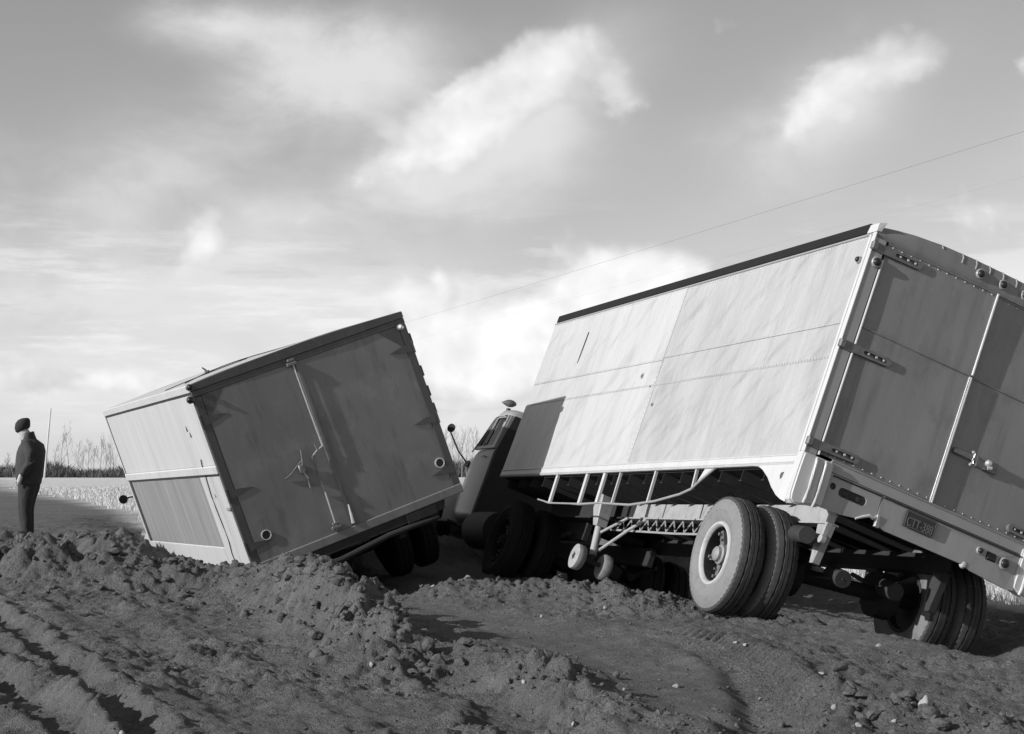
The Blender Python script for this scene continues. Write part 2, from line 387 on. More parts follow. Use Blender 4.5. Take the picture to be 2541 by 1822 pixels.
    z = z + np.minimum(lump, 1) * rough * (.085 * slab(1.5, 5) + .04 * slab(3.7, 9))
    comp = sstep(fbm(q * 1.5 + 11, s * .5, .55, 3), -.12, .22) * (1 - np.minimum(lump, 1))       # trodden, compacted patches
    quiet = np.clip(1 - .85 * tm - .55 * lane - .75 * comp, .06, 1)
    z = z + near * quiet * ((.020 + .02 * lump) * fbm(x, y, 5.5, 5, .62) + rough * (.034 * slab(4.3, 3) + .018 * slab(10, 7)) + .008 * np.abs(fbm(x, y, 2.2, 3)) + (.010 + .014 * lump) * rough * bil(27, 4))
    # short drag streaks along the road in the flat mud
    z = z + near * .010 * (1 - lump) * fbm(q * 4.0, s * .55, 1.6, 3)
    return z
def axis(parts, lo, hi, g):
    """parts: (start, end, step) runs, then growing steps out to lo and hi"""
    c = []
    for a, b, d in parts: c += list(np.arange(a, b - d / 2, d))
    c.append(parts[-1][1]); st = parts[-1][2]
    while c[-1] < hi: st *= g; c.append(c[-1] + st)
    st = parts[0][2]; v = parts[0][0]; L = []
    while v > lo: st *= g; v -= st; L.append(v)
    return np.array(L[::-1] + c)
def build_ground():
    xs = axis([(-8.2, -5.2, .035), (-5.2, 5.2, .019), (5.2, 7.0, .035)], -900, 900, 1.1); ys = axis([(8.0, 19.5, .019), (19.5, 27, .035)], -60, 2600, 1.07)
    X, Y = np.meshgrid(xs, ys); Z = height(X, Y)
    q, s = qs(X, Y)
    # dry grass: right verge, the field beyond the trucks, and left of the road
    g = sstep(q + .5 * fbm(X, Y, .5, 3), 10.2, 10.8)
    g = np.maximum(g, sstep(q + .6 * fbm(X, Y, .35, 3), 3.4, 4.2) * sstep(s, 29, 33))
    g = np.maximum(g, sstep(-q + .8 * fbm(X, Y, .35, 3), 9.0, 10.0))
    far = sstep(np.hypot(X, Y), 60, 200)
    Z = Z + far * .25 * fbm(X, Y, .01, 3)
    n, m = X.shape
    me = bpy.data.meshes.new('ground'); me.vertices.add(n * m)
    me.vertices.foreach_set('co', np.stack([X, Y, Z], -1).astype(np.float32).ravel())
    i = np.arange(n * m).reshape(n, m); f = np.stack([i[:-1, :-1], i[:-1, 1:], i[1:, 1:], i[1:, :-1]], -1).reshape(-1, 4)
    me.loops.add(f.size); me.loops.foreach_set('vertex_index', f.ravel().astype(np.int32))
    me.polygons.add(len(f)); me.polygons.foreach_set('loop_start', (np.arange(len(f)) * 4).astype(np.int32)); me.polygons.foreach_set('loop_total', np.full(len(f), 4, np.int32))
    me.polygons.foreach_set('use_smooth', np.ones(len(f), bool))
    at = me.attributes.new('grassy', 'FLOAT', 'POINT'); at.data.foreach_set('value', g.astype(np.float32).ravel())
    me.update(); me.validate()
    o = bpy.data.objects.new('ground', me); COL.objects.link(o); o['kind'] = 'structure'
    # material
    mt = bpy.data.materials.new('mud_and_field'); mt.use_nodes = True; N = mt.node_tree.nodes; LK = mt.node_tree.links; p = N['Principled BSDF']
    tc = N.new('ShaderNodeTexCoord')
    def nz(sc, det, rg=.6):
        t = N.new('ShaderNodeTexNoise'); t.inputs['Scale'].default_value = sc; t.inputs['Detail'].default_value = det; t.inputs['Roughness'].default_value = rg
        LK.new(tc.outputs['Object'], t.inputs['Vector']); return t.outputs['Fac']
    def mm(op, a, b, cl=False):
        k = N.new('ShaderNodeMath'); k.operation = op; k.use_clamp = cl
        for j, v in enumerate((a, b)):
            if isinstance(v, (int, float)): k.inputs[j].default_value = v
            else: LK.new(v, k.inputs[j])
        return k.outputs[0]
    big = mm('ADD', .35, mm('MULTIPLY', nz(.9, 6, .65), 1.35)); mid = mm('ADD', .4, mm('MULTIPLY', nz(9, 6, .68), 1.2)); fin = mm('ADD', .2, mm('MULTIPLY', nz(70, 4, .7), 1.6))
    mud = mm('MULTIPLY', mm('MULTIPLY', mm('MULTIPLY', big, mid), fin), MUD)
    vo = N.new('ShaderNodeTexVoronoi'); vo.inputs['Scale'].default_value = 28; LK.new(tc.outputs['Object'], vo.inputs['Vector'])
    peb = mm('MULTIPLY', mm('SUBTRACT', mm('GREATER_THAN', .17, vo.outputs['Distance']), 0), mm('GREATER_THAN', nz(5, 3), .56))
    sepc = N.new('ShaderNodeSeparateColor'); LK.new(vo.outputs['Color'], sepc.inputs[0])
    peb = mm('MULTIPLY', peb, mm('GREATER_THAN', sepc.outputs[0], .62))
    mud = mm('ADD', mud, mm('MULTIPLY', peb, .10))
    gr = mm('MULTIPLY', mm('ADD', .6, mm('MULTIPLY', nz(.6, 8, .7), .8)), STRAW)
    at = N.new('ShaderNodeAttribute'); at.attribute_name = 'grassy'
    val = mm('ADD', mm('MULTIPLY', mud, mm('SUBTRACT', 1.0, at.outputs['Fac'])), mm('MULTIPLY', gr, at.outputs['Fac']))
    cb = N.new('ShaderNodeCombineColor')
    for j in range(3): LK.new(val, cb.inputs[j])
    LK.new(cb.outputs[0], p.inputs['Base Color']); LK.new(mm('ADD', .35, mm('MULTIPLY', nz(1.1, 6, .65), 1.0)), p.inputs['Roughness']); p.inputs['Specular IOR Level'].default_value = .35
    b = N.new('ShaderNodeBump'); b.inputs['Strength'].default_value = 1.0; b.inputs['Distance'].default_value = .05
    hgt = mm('ADD', mm('ADD', mm('MULTIPLY', nz(45, 5, .65), .8), mm('MULTIPLY', nz(150, 3), .35)), mm('MULTIPLY', peb, .25))
    LK.new(hgt, b.inputs['Height']); LK.new(b.outputs[0], p.inputs['Normal'])
    me.materials.append(mt)
    return o
MUD = .125; STRAW = .62
ground = build_ground()
def hz(x, y): return float(height(np.array([float(x)]), np.array([float(y)]))[0])

def joined(name, co, faces, material, smooth=False):
    me = bpy.data.meshes.new(name); k = faces.shape[1]
    me.vertices.add(len(co)); me.vertices.foreach_set('co', co.astype(np.float32).ravel())
    me.loops.add(faces.size); me.loops.foreach_set('vertex_index', faces.astype(np.int32).ravel())
    me.polygons.add(len(faces)); me.polygons.foreach_set('loop_start', (np.arange(len(faces)) * k).astype(np.int32)); me.polygons.foreach_set('loop_total', np.full(len(faces), k, np.int32))
    me.polygons.foreach_set('use_smooth', np.full(len(faces), smooth, bool))
    me.update(); me.validate(); me.materials.append(material)
    o = bpy.data.objects.new(name, me); COL.objects.link(o); return o
def ico(sub):
    bm = bmesh.new(); bmesh.ops.create_icosphere(bm, subdivisions=sub, radius=1); bm.verts.ensure_lookup_table()
    v = np.array([q.co[:] for q in bm.verts]); f = np.array([[a.index for a in q.verts] for q in bm.faces]); bm.free(); return v, f
M_mud = mat('mud_clod', .078, .9, var=.4, scale=(9, 9, 9), fine=.4, fscale=70, bump=.8, bscale=(45, 45, 45))
def build_clods():
    v0, f0 = ico(2); var = []
    for k in range(9):
        n = RNG.normal(size=(9, 3)); n /= np.linalg.norm(n, axis=1)[:, None]; h = RNG.uniform(.55, .95, 9)     # cut by random planes: angular lumps
        r = np.min(np.where(v0 @ n.T > .05, h / np.maximum(v0 @ n.T, .05), 9), axis=1); r = np.minimum(r, 1.15)
        r = r * (1 + .22 * fbm(v0[:, 0] * 1.6 + 13 * k, v0[:, 1] * 1.6 + v0[:, 2], 1.0, 3))
        var.append(v0 * r[:, None] * np.array([1.2, 1.0, .75]))
    pos = []
    def along(pl, n, wid, smin, smax):
        pl = np.array(pl); L = np.r_[0, np.cumsum(np.hypot(*np.diff(pl[:, :2], axis=0).T))]
        for _ in range(n):
            t = RNG.uniform(0, L[-1]); x = np.interp(t, L, pl[:, 0]); y = np.interp(t, L, pl[:, 1]); w = np.interp(t, L, pl[:, 3]) * wid
            s = smin * (smax / smin) ** (RNG.random() ** 2.6)
            pos.append((x + RNG.normal() * w, y + RNG.normal() * w, s))
    along(MOUND[1:], 2200, .75, .007, .055); along(HEAP, 400, .8, .012, .06); along(RIDGE[:-1], 600, .8, .006, .026); along(RIDGE2, 700, .8, .006, .024); along(RUBBLE, 520, .8, .007, .045)
    for _ in range(3000):
        y = 7.6 + 12 * RNG.random() ** 1.3; x = RNG.uniform(-.34, .34) * y
        pos.append((x, y, .004 * 3.5 ** (RNG.random() ** 2)))
    pos = np.array(pos); pos = pos[~((pos[:, 0] > 0) & (pos[:, 1] > 17))]
    z = height(pos[:, 0], pos[:, 1]); co = []; fc = []; nv = len(v0)
    for i, ((x, y, s), h) in enumerate(zip(pos, z)):
        a = RNG.uniform(0, 2 * np.pi); c, sn = np.cos(a), np.sin(a); v = var[i % 9] * s * RNG.uniform(.8, 1.2, 3)
        co.append(np.stack([x + v[:, 0] * c - v[:, 1] * sn, y + v[:, 0] * sn + v[:, 1] * c, h + s * .25 + v[:, 2]], 1)); fc.append(f0 + i * nv)
    o = joined('mud_clods', np.concatenate(co), np.concatenate(fc), M_mud, False); o['kind'] = 'stuff'; o['label'] = 'loose crumbled clods of dark mud on the churned ground'; o['category'] = 'mud'
build_clods()
# ------------------------------------------------------------------ vehicle materials
M_alu = mat('painted_sheet', .45, .42, .0, var=.10, scale=(1.2, 1.2, .35), dirt=(.30, .40, (7, 7, .5)), dirt_or_shading=(.29, .5, (2, 1.2, 5.0), 38), bump=.32, bscale=(2.4, 2.4, 1.0), fine=.05, fscale=90, bdist=.12)  # rotated second layer paints the shading of wrinkles into the sheet colour
M_alu2 = mat('painted_sheet_dull', .37, .45, .0, var=.22, scale=(2.4, 2.4, 1.3), dirt=(.25, .4, (5, 5, .9)), dirt_or_shading=(.25, .7, (2, 1.3, 5.5), 40), bump=.42, bscale=(2.8, 2.8, 1.5), fine=.06, fscale=90, bdist=.12)  # diagonal second layer: wrinkle and dent shading put into the colour
M_white = mat('white_trim', .50, .40, var=.10, scale=(3, 3, 3), dirt=(.30, .25, (9, 9, 2)))
M_door = mat('door_sheet', .20, .40, var=.20, scale=(1.8, 1.8, .5), dirt=(.12, .5, (8, 8, .8)), dirt_or_shading=(.12, .6, (3, 3, 2.2)), bump=.2, bscale=(3, 3, 1.5), fine=.08, fscale=120, bdist=.03)
M_post = mat('post_metal', .29, .33, var=.15, scale=(4, 4, 1), dirt=(.2, .35, (12, 12, 2)))
M_black = mat('tar_black', .013, .7, var=.3, scale=(5, 5, 5), spec=.2)
M_dark = mat('dark_paint', .025, .55, var=.3, scale=(5, 5, 5))
M_steel = mat('dirty_steel', .03, .7, .0, var=.4, scale=(8, 8, 8), dirt=(.06, .3, (14, 14, 14)), bump=.3)
M_iron = mat('worn_iron', .16, .5, .3, var=.35, scale=(14, 14, 14), dirt=(.06, .5, (20, 20, 20)))
M_bright = mat('bright_metal', .62, .32, .5, var=.15, scale=(20, 20, 20))
M_tyre = mat('tyre_rubber', .045, .85, var=.25, scale=(6, 6, 6), dirt=(.09, .5, (5, 5, 5)), fine=.2, fscale=80, bump=.3, bscale=(50, 50, 50))
M_wall_shade = mat('shaded_sidewall', .16, .85, var=.2, scale=(5, 5, 5), dirt=(.06, .5, (6, 6, 6)))  # darker sidewall copy: shade on the right-hand wheels put into the colour
M_wall = mat('dusty_sidewall', .18, .85, var=.2, scale=(5, 5, 5), dirt=(.13, .55, (6, 6, 6)), dirt_or_shading=(.10, .4, (14, 14, 14)), fine=.1, fscale=90, bump=.2, bscale=(60, 60, 60))
M_rim = mat('rim_paint', .42, .5, var=.2, scale=(10, 10, 10), dirt=(.15, .4, (16, 16, 16)))
M_wheel_shade = mat('shaded_rubber', .014, .9, var=.3, scale=(6, 6, 6), spec=.2)  # near-black copy for truck and tractor wheels, their shade put into the colour
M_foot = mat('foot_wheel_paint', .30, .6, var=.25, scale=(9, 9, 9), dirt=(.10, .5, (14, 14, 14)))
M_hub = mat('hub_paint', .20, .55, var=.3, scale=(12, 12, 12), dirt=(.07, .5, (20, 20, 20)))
M_disc = mat('wheel_disc', .025, .7, var=.3, scale=(10, 10, 10), dirt=(.06, .4, (12, 12, 12)))
M_lens = mat('lamp_lens', .022, .35, var=.1, spec=.3)
M_plate = mat('plate_dark', .03, .5, var=.2, scale=(20, 20, 20)); M_char = mat('plate_letters', .13, .5, var=.2, scale=(40, 40, 40))
M_under = mat('underbody', .018, .85, var=.35, scale=(4, 4, 4), dirt=(.035, .5, (6, 6, 6)))  # base lowered so the shade under the vehicles sits in the colour
M_leg = mat('leg_paint', .32, .5, var=.2, scale=(8, 8, 8), dirt=(.14, .5, (15, 15, 6)))

RT = [[.886, -.315, .341], [.288, .949, .129], [-.364, -.016, .931]]
rt = Matrix(RT).to_quaternion().to_matrix()
MT = frame(rt, (2.262, 13.617, .067))
W, L, H = 2.379, 7.60, 1.985
TR = thing('semi_trailer', 'pale metal semi-trailer leaning over on the verge with double rear doors and dual wheels', 'trailer', MT, (1.19, 3.6, -1.2))

# wheel: outer tyre face at a, axis along +d (inwards)
def tyre_mesh(c, ax, R=.495, w=.27, rim=.275, n=168):
    g = .012
    prof = [(.030, rim), (.012, rim + .03), (.004, rim + .09), (.0, R - .125), (.010, R - .075), (.022, R - .050), (.030, R - .030), (.040, R - .006),
            (.055, R), (.085, R + .002), (.090, R - g), (.098, R - g), (.103, R + .004), (.132, R + .004), (.137, R - g), (.145, R - g)]
    prof = [(h * w / .27, r) for h, r in prof]
    prof = prof + [(w - h, r) for h, r in prof[-3::-1]]
    N0 = len(prof)
    def mod(q, k, h, r):
        i = min(q, N0 - 1 - q); on = (k % 3) < 2
        if i in (5, 6): return (h + (0 if on else .007) * (1 if q == i else -1), r)
        if i in (7, 8): return (h, r - (0 if on else .007))
        if i in (10, 11, 14, 15): return (h + .007 * math.sin(k * math.pi / 3), r)
        return h, r
    b = B(); b.lathe(prof, c, ax, n, close=True, mod=mod); b.bm.faces.ensure_lookup_table()
    for i, f in enumerate(b.bm.faces):
        q = i // n; q = min(q, N0 - 2 - q)
        if 0 <= q <= 5: f.material_index = 1
    return b
def wheel(root, c, ax, outer=True, name='wheel', R=.495, w=.27, simple=False, wall=None, dark=False):
    c = Vector(c); ax = Vector(ax).normalized()
    # the wheel's carrier is its disc; tyre, rim and hub hang on it as sub-parts
    rim = .275 * R / .495
    d = B().lathe([(.15, .06), (.155, .14), (.165, .20), (.17, rim - .03), (.19, rim - .03), (.18, .20), (.17, .06)], c, ax, 40, close=True)
    disc = P(d, name, M_wheel_shade if dark else M_disc, root, True)
    ty = SP(tyre_mesh(c, ax, R, w, rim), 'tyre', M_wheel_shade if dark else M_tyre, disc, True, 28); ty.data.materials.append(M_wheel_shade if dark else (wall or M_wall))
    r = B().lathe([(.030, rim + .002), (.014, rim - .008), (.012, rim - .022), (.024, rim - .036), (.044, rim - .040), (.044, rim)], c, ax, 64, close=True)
    q = B().lathe([(.046, rim - .046), (.17, rim - .044), (w - .03, rim - .03), (w - .03, rim - .008), (.046, rim - .008)], c, ax, 64, close=True); SP(q, 'rim_barrel', M_wheel_shade if dark else M_disc, disc, True)
    SP(r, 'rim', M_wheel_shade if dark else M_rim, disc, True)
    if outer and not simple:
        h = B().lathe([(.02, .0), (.022, .045), (.036, .062), (.06, .066), (.07, .085), (.155, .09), (.16, .0)], c, ax, 28); SP(h, 'hub', M_wheel_shade if dark else M_hub, disc, True)
        a = ax.orthogonal().normalized(); b = ax.cross(a)
        for k in range(5):
            t = 2 * math.pi * k / 5 + .35; e = a * math.cos(t) + b * math.sin(t); f = ax.cross(e)
            q = B(); o = c + e * .155 + ax * .125
            q.hull([o + ax * i * .03 + e * j * .075 + f * m * (.035 if j < 0 else .022) for i in (-1, 1) for j in (-1, 1) for m in (-1, 1)])
            q.tube([c + e * .19 + ax * .10, c + e * .19 + ax * .065], .015, 6); q.tube([c + e * .13 + f * .02 + ax * .10, c + e * .13 + f * .02 + ax * .07], .011, 6)
            SP(q, 'lug_clamp', M_iron, disc)
    return disc

def wave(l, v, k=0): return .0035 * math.sin(1.9 * l + 3.1 * v + k) * math.sin(2.3 * v + 1.1 * l) + .002 * math.sin(5.1 * l - 2.7 * v + k) + .0025 * math.sin(3.3 * l - 6 * v + 2 * k)
def side_sheet(l0, l1, v0, v1, out, k, lean=0.0):
    b = B(); nu, nv = 44, 26
    b.grid(lambda i, j: (-out - wave(l0 + (l1 - l0) * i, v0 + (v1 - v0) * j, k) * (16 * i * (1 - i) * j * (1 - j)) ** .5, l0 + (l1 - l0) * i + lean * j, v0 + (v1 - v0) * j), nu, nv)
    ex = bmesh.ops.extrude_face_region(b.bm, geom=b.bm.faces[:]); 
    for q in ex['geom']:
        if isinstance(q, bmesh.types.BMVert): q.co.x = .004
    return b
def build_trailer():
    # shell behind the sheets
    b = B(); b.box(.006, .05, .03, L - .01, .0, H + .05); P(b, 'side_wall', M_dark, TR)
    b = B(); b.box(W - .05, W - .0, .03, L - .01, -.0, H + .05, .01); P(b, 'side_wall', M_alu, TR)
    b = B(); b.box(.05, W - .05, L - .05, L, -.0, H + .05, .0); P(b, 'front_wall', M_alu2, TR)
    b = B(); b.box(.05, W - .05, .02, L - .05, -.012, .05); P(b, 'floor', M_under, TR)
    sh = [(.05, 3.69, 1.21, H, .006, 0, M_alu2), (.05, 3.68, .907, 1.207, .004, 1, M_alu2), (.05, 3.66, .085, .904, .006, 2, M_alu2),
          (3.66, L, 1.185, H, .011, 3, M_alu), (3.65, L, .907, 1.182, .009, 4, M_alu), (3.635, L, .085, .904, .011, 5, M_alu)]
    for l0, l1, v0, v1, o, k, m in sh: P(side_sheet(l0, l1, v0, v1, o, k), 'side_panel', m, TR, True)
    # rivets (too small to pick apart singly)
    b = B()
    def rv(p, r=.0095, ax=0):
        p = Vector(p); e = [Vector((0, 1, 0)), Vector((0, 0, 1))] if ax == 0 else [Vector((1, 0, 0)), Vector((0, 0, 1))]
        n = Vector((-1, 0, 0)) if ax == 0 else Vector((0, -1, 0))
        ring = [b.bm.verts.new(p + r * (math.cos(t) * e[0] + math.sin(t) * e[1])) for t in [k * math.pi / 3 for k in range(6)]]; top = b.bm.verts.new(p + n * r * .9)
        for k in range(6): b.bm.faces.new((ring[k], ring[(k + 1) % 6], top))
    for k in range(150):
        l = .08 + k * .05
        if l > L - .05: break
        o = -.0075 if l < 3.66 else -.0125
        for v in (H - .025, 1.222 if l < 3.66 else 1.198, .920): rv((o, l, v))
    for k in range(34): rv((-.0125, 3.675, .12 + k * .055))
    q = P(b, 'rivets', M_bright, TR); q['kind'] = 'stuff'
    # torn seam on the front sheet, dents with small plugs
    b = B(); b.hull([(-.016, 6.246, 1.75), (-.016, 6.254, 1.36), (-.016, 6.262, 1.45), (-.016, 6.254, 1.74), (-.006, 6.246, 1.75), (-.006, 6.254, 1.36), (-.006, 6.262, 1.45), (-.006, 6.254, 1.74)]); P(b, 'torn_seam', M_dark, TR)
    for l, v, r in ((4.06, 1.043, .032), (3.523, .698, .020), (3.74, .905, .012)):
        b = B(); b.lathe([(-.02, r * .3), (-.021, r * .85), (-.012, r), (-.002, r * 1.05)], (0, l, v), (1, 0, 0), 16); k = P(b, 'side_fitting', M_post, TR, True)
        b = B(); b.lathe([(-.0235, .001), (-.0235, r * .45), (-.019, r * .5)], (0, l - r * .2, v - r * .1), (1, 0, 0), 12); SP(b, 'socket', M_dark, k, True)
    # roof: crowned, dark side rail, light end cap at the back
    def vt(u): return 2.07 + .115 * (1 - abs((u - W / 2) / (W / 2)) ** 3.2)
    us = [W * k / 24 for k in range(25)]
    b = B(); b.loft([[(u, l, vt(u) - .012) for u in us] + [(W, l, H + .052), (0.0, l, H + .052)] for l in (.20, 2, 4, 6, L - .12)] + [[(u, L - .01, min(vt(u), 2.10) - .05) for u in us] + [(W, L - .01, H + .052), (0, L - .01, H + .052)]])
    P(b, 'roof', M_dark, TR, True)
    b = B(); b.box(-.018, .03, .13, L - .02, 1.996, 2.100, .014); P(b, 'roof_rail', M_black, TR); b = B(); b.box(W - .03, W + .018, .13, L - .02, 1.996, 2.100, .014); P(b, 'roof_rail', M_black, TR)
    b = B(); b.box(-.022, .02, .03, L + .004, H - .008, 1.995, .004); P(b, 'gutter', M_post, TR)
    # bottom rail with two ridges
    b = B(); b.box(-.016, .03, .04, L + .004, -.006, .088, .008); b.box(-.024, -.01, .05, L, .066, .080, .005); b.box(-.024, -.01, .05, L, .006, .018, .005); P(b, 'bottom_rail', M_white, TR)
    b = B(); b.box(W - .03, W + .016, .04, L, -.006, .088, .008); P(b, 'bottom_rail', M_white, TR)
    # ---- rear
    arc = lambda uu: 2.075 + .115 * (1 - abs((uu - W / 2) / (W / 2)) ** 3.0)
    hu = [.0, .03, .07, .12, .2, .35, .6, .9, 1.19, 1.48, 1.78, 2.03, 2.18, 2.26, 2.31, 2.35, W]
    top = lambda u: min(arc(u), 2.04 + math.sqrt(max(0, .0025 + min(u, W - u) * .12)) * 1.0)
    b = B(); rings = []
    for l, dv, ins in ((-.012, 0, .0), (-.030, .004, .0), (-.034, -.02, .004), (-.020, -.055, .008)):
        pass
    for u in hu:
        t = top(u)
        rings.append([(u, .22, 1.96), (u, .22, t - .012), (u, .10, t - .002), (u, .03, t - .02), (u, -.012, t - .065), (u, -.024, t - .12 if t > 2.13 else t - .09), (u, -.022, 1.985), (u, -.010, 1.962)])
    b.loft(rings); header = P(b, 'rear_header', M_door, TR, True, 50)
    for k, u in enumerate([.60] + [.80 + .135 * i for i in range(7)]):
        t = top(u); b = B(); p0 = [(u + .012, .10, t - .001), (u + .008, .03, t - .019), (u, -.013, t - .064), (u - .006, -.025, t - .115)]
        if k == 0: p0 = p0[:3]
        b.tube(p0, .0055, 6); SP(b, 'rib', M_bright, header, True)
    def lamp(c, ax, r=.036, name='clearance_lamp'):
        c = Vector(c); b = B(); b.lathe([(.0, r * 1.28), (-.012, r * 1.3), (-.02, r * 1.12), (-.02, r)], c, ax, 20); o = P(b, name, M_post, TR, True)
        b = B(); b.lathe([(-.012, r), (-.026, r * .92), (-.036, r * .7), (-.042, r * .35), (-.043, .001)], c, ax, 20); SP(b, 'lens', M_lens, o, True)
    for u in (.985, 1.212, 1.436): lamp((u, -.022, 2.055), (0, 1, 0), .034)
    lamp((.066, -.018, 1.761), (0, 1, 0), .036); lamp((W - .066, -.018, 1.761), (0, 1, 0), .036)
    lamp((-.006, .128, 1.768), (1, 0, 0), .026)
    # corner posts, light corner cap
    for s in (0, 1):
        m = (lambda u: u) if s == 0 else (lambda u: W - u)
        b = B(); b.box(m(-.012), m(.105), -.018, .06, .10, 1.965, .010); post = P(b, 'corner_post', M_post, TR)
        b = B(); b.box(m(-.020), m(-.002), -.024, .030, .10, 2.0, .006); b.box(m(-.021), m(-.006), .046, .075, .10, 1.99, .005); SP(b, 'edge_strip', M_white, post)
        b = B(); b.tube([(m(.116), -.020, v) for v in (.12, .6, 1.2, 1.8)], .010, 8); SP(b, 'door_bead', M_white, post, True)
        b = B(); b.hull([(m(-.02), -.03, 2.0), (m(.02), -.03, 2.01), (m(.02), .10, 2.07), (m(-.02), .13, 2.0), (m(-.014), -.02, 2.075), (m(.05), -.025, 2.10), (m(.05), .10, 2.12), (m(-.014), .12, 2.078)]); SP(b, 'corner_cap', M_white, post)
        # lower corner casting with two vertical ribs
        poly = [(-.020, .10), (-.024, -.02), (-.022, -.25), (-.012, -.298), (.02, -.322), (.06, -.318), (.16, -.285), (.255, -.262), (.268, -.24), (.262, .08), (.235, .10)]
        b = B(); b.prism([(m(a), v) for a, v in poly], lambda a, v: (a, -.050, v), lambda a, v: (a, .06, v))
        bmesh.ops.bevel(b.bm, geom=[e for e in b.bm.edges if abs(e.verts[0].co.y + .05) < 1e-5 and abs(e.verts[1].co.y + .05) < 1e-5 and len(e.link_faces) == 2 and e.calc_face_angle(0) > .8], offset=.022, segments=3, affect='EDGES', clamp_overlap=True)
        cc = P(b, 'corner_casting', M_white if s == 0 else M_white, TR, True, 35)
        for a in (.10, .185):
            b = B(); b.tube([(m(a), -.046, .085), (m(a), -.060, .06), (m(a + .004), -.062, -.1), (m(a + .004), -.060, -.25), (m(a + .004), -.046, -.285)], .013, 8); SP(b, 'rib', M_white, cc, True)
    # doors: left one stands a little proud towards the top of the seam
    for s in (0, 1):
        u0, u1 = (.125, 1.186) if s == 0 else (1.194, W - .125)
        def dl(u, v, s=s, u0=u0, u1=u1):
            t = (u - u0) / (u1 - u0)
            return (-.006 - (.012 + .016 * (v / 1.95)) * t ** 1.5) if s == 0 else .004
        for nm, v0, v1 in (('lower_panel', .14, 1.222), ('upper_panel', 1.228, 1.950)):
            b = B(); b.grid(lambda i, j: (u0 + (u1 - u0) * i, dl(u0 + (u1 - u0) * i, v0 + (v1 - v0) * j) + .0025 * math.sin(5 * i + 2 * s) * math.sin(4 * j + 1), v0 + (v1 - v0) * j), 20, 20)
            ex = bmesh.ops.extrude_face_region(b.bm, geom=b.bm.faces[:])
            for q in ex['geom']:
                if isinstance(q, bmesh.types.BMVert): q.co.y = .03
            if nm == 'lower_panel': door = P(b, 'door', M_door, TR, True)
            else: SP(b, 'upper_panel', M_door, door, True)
        b = B(); b.tube([(u0, dl(u0, 1.225) - .002, 1.225), ((u0 + u1) / 2, dl((u0 + u1) / 2, 1.225) - .002, 1.225), (u1, dl(u1, 1.225) - .002, 1.225)], .008, 6); SP(b, 'panel_seam', M_door, door, True)
        b = B()
        for e, v in ((0, 1.935), (0, .155)):
            for k in range(12):
                u = u0 + .05 + (u1 - u0 - .1) * k / 11; p = Vector((u, dl(u, v) - .002, v))
                ring = [b.bm.verts.new(p + Vector((.008 * math.cos(t), 0, .008 * math.sin(t)))) for t in [q * math.pi / 3 for q in range(6)]]; tp = b.bm.verts.new(p + Vector((0, -.008, 0)))
                for q in range(6): b.bm.faces.new((ring[q], ring[(q + 1) % 6], tp))
        q = SP(b, 'rivets', M_bright, door); q['kind'] = 'stuff'
        for vv, v2 in ((1.93, 1.952), (.14, .138)): b = B(); b.tube([(u0, dl(u0, vv) - .003, v2), (u1, dl(u1, vv) - .003, v2)], .007, 6); SP(b, 'edge_trim', M_door, door, True)
        if s == 0:
            b = B(); b.tube([(1.188, dl(1.186, v) - .006, v) for v in (.13, .5, .9, 1.215)], .010, 8); b.tube([(1.172, dl(1.186, v) - .006, v) for v in (.13, .5, .9, 1.215)], .006, 8); b.tube([(1.190, dl(1.186, v) - .006, v) for v in (1.235, 1.6, 1.93, 1.96)], .010, 8); SP(b, 'seam_bead', M_bright, door, True)
        for v in (.185, 1.02, 1.872):
            m = (lambda u: u) if s == 0 else (lambda u: W - u)
            b = B(); out = rrect(.225, v + .01, .47, .072, .034, 5); f = .06
            b.prism([(m(a), z + f * (a - .2) * .5) for a, z in out], lambda a, z: (a, -.040, z), lambda a, z: (a, .0, z), holes=[[(m(a), z + f * (a - .2) * .5) for a, z in rrect(.31, v + .010, .22, .030, .014, 4)]])
            b.box(m(-.026), m(.03), -.052, -.004, v - .03, v + .045, .01)
            hg = SP(b, 'hinge', M_iron, door)
            for a in (.25, .325, .395): b = B(); b.lathe([(-.040, .001), (-.038, .009), (-.026, .012)], (m(a), 0, v + .012 + f * (a - .2) * .5), (0, 1, 0), 8); SP(b, 'bolt', M_bright, hg)
        if s == 1:
            b = B(); b.box(1.24, 1.50, -.030, .0, .585, .635, .008); b.hull([(1.46, -.034, .64), (1.47, -.034, .55), (1.68, -.02, .56), (1.68, -.02, .60), (1.46, -.01, .64), (1.47, -.01, .55), (1.68, -.0, .56), (1.68, -.0, .60)]); lt = SP(b, 'latch', M_iron, door)
            b = B(); b.tube([(1.41, -.03, .655), (1.41, -.055, .64), (1.415, -.055, .56), (1.415, -.03, .545)], .013, 8); b.lathe([(-.075, .001), (-.07, .02), (-.05, .03), (-.02, .028)], (1.565, 0, .615), (0, 1, 0), 12); b.tube([(1.565, -.05, .575), (1.60, -.06, .585)], .016, 8); SP(b, 'latch_handle', M_bright, lt, True)
    # rear apron below the doors: bent and torn, with lamp openings
    up = [(.245, .120), (W - .245, .120), (W - .245, .035), (.245, .035)]
    b = B(); b.prism(up, lambda a, v: (a, -.020, v), lambda a, v: (a, .05, v)); sill = P(b, 'rear_sill', M_post, TR)
    b = B(); b.tube([(.245, -.022, .122), (W - .245, -.022, .122)], .009, 6); SP(b, 'lip', M_post, sill, True)
    outer = [(.25, .028), (.75, .028), (.755, -.15), (.722, -.175), (.69, -.168), (.64, -.195), (.585, -.232), (.45, -.255), (.25, -.262)]
    hole = rrect(.505, -.085, .26, .075, .034, 5); hole2 = rrect(.315, -.068, .055, .055, .025, 3)
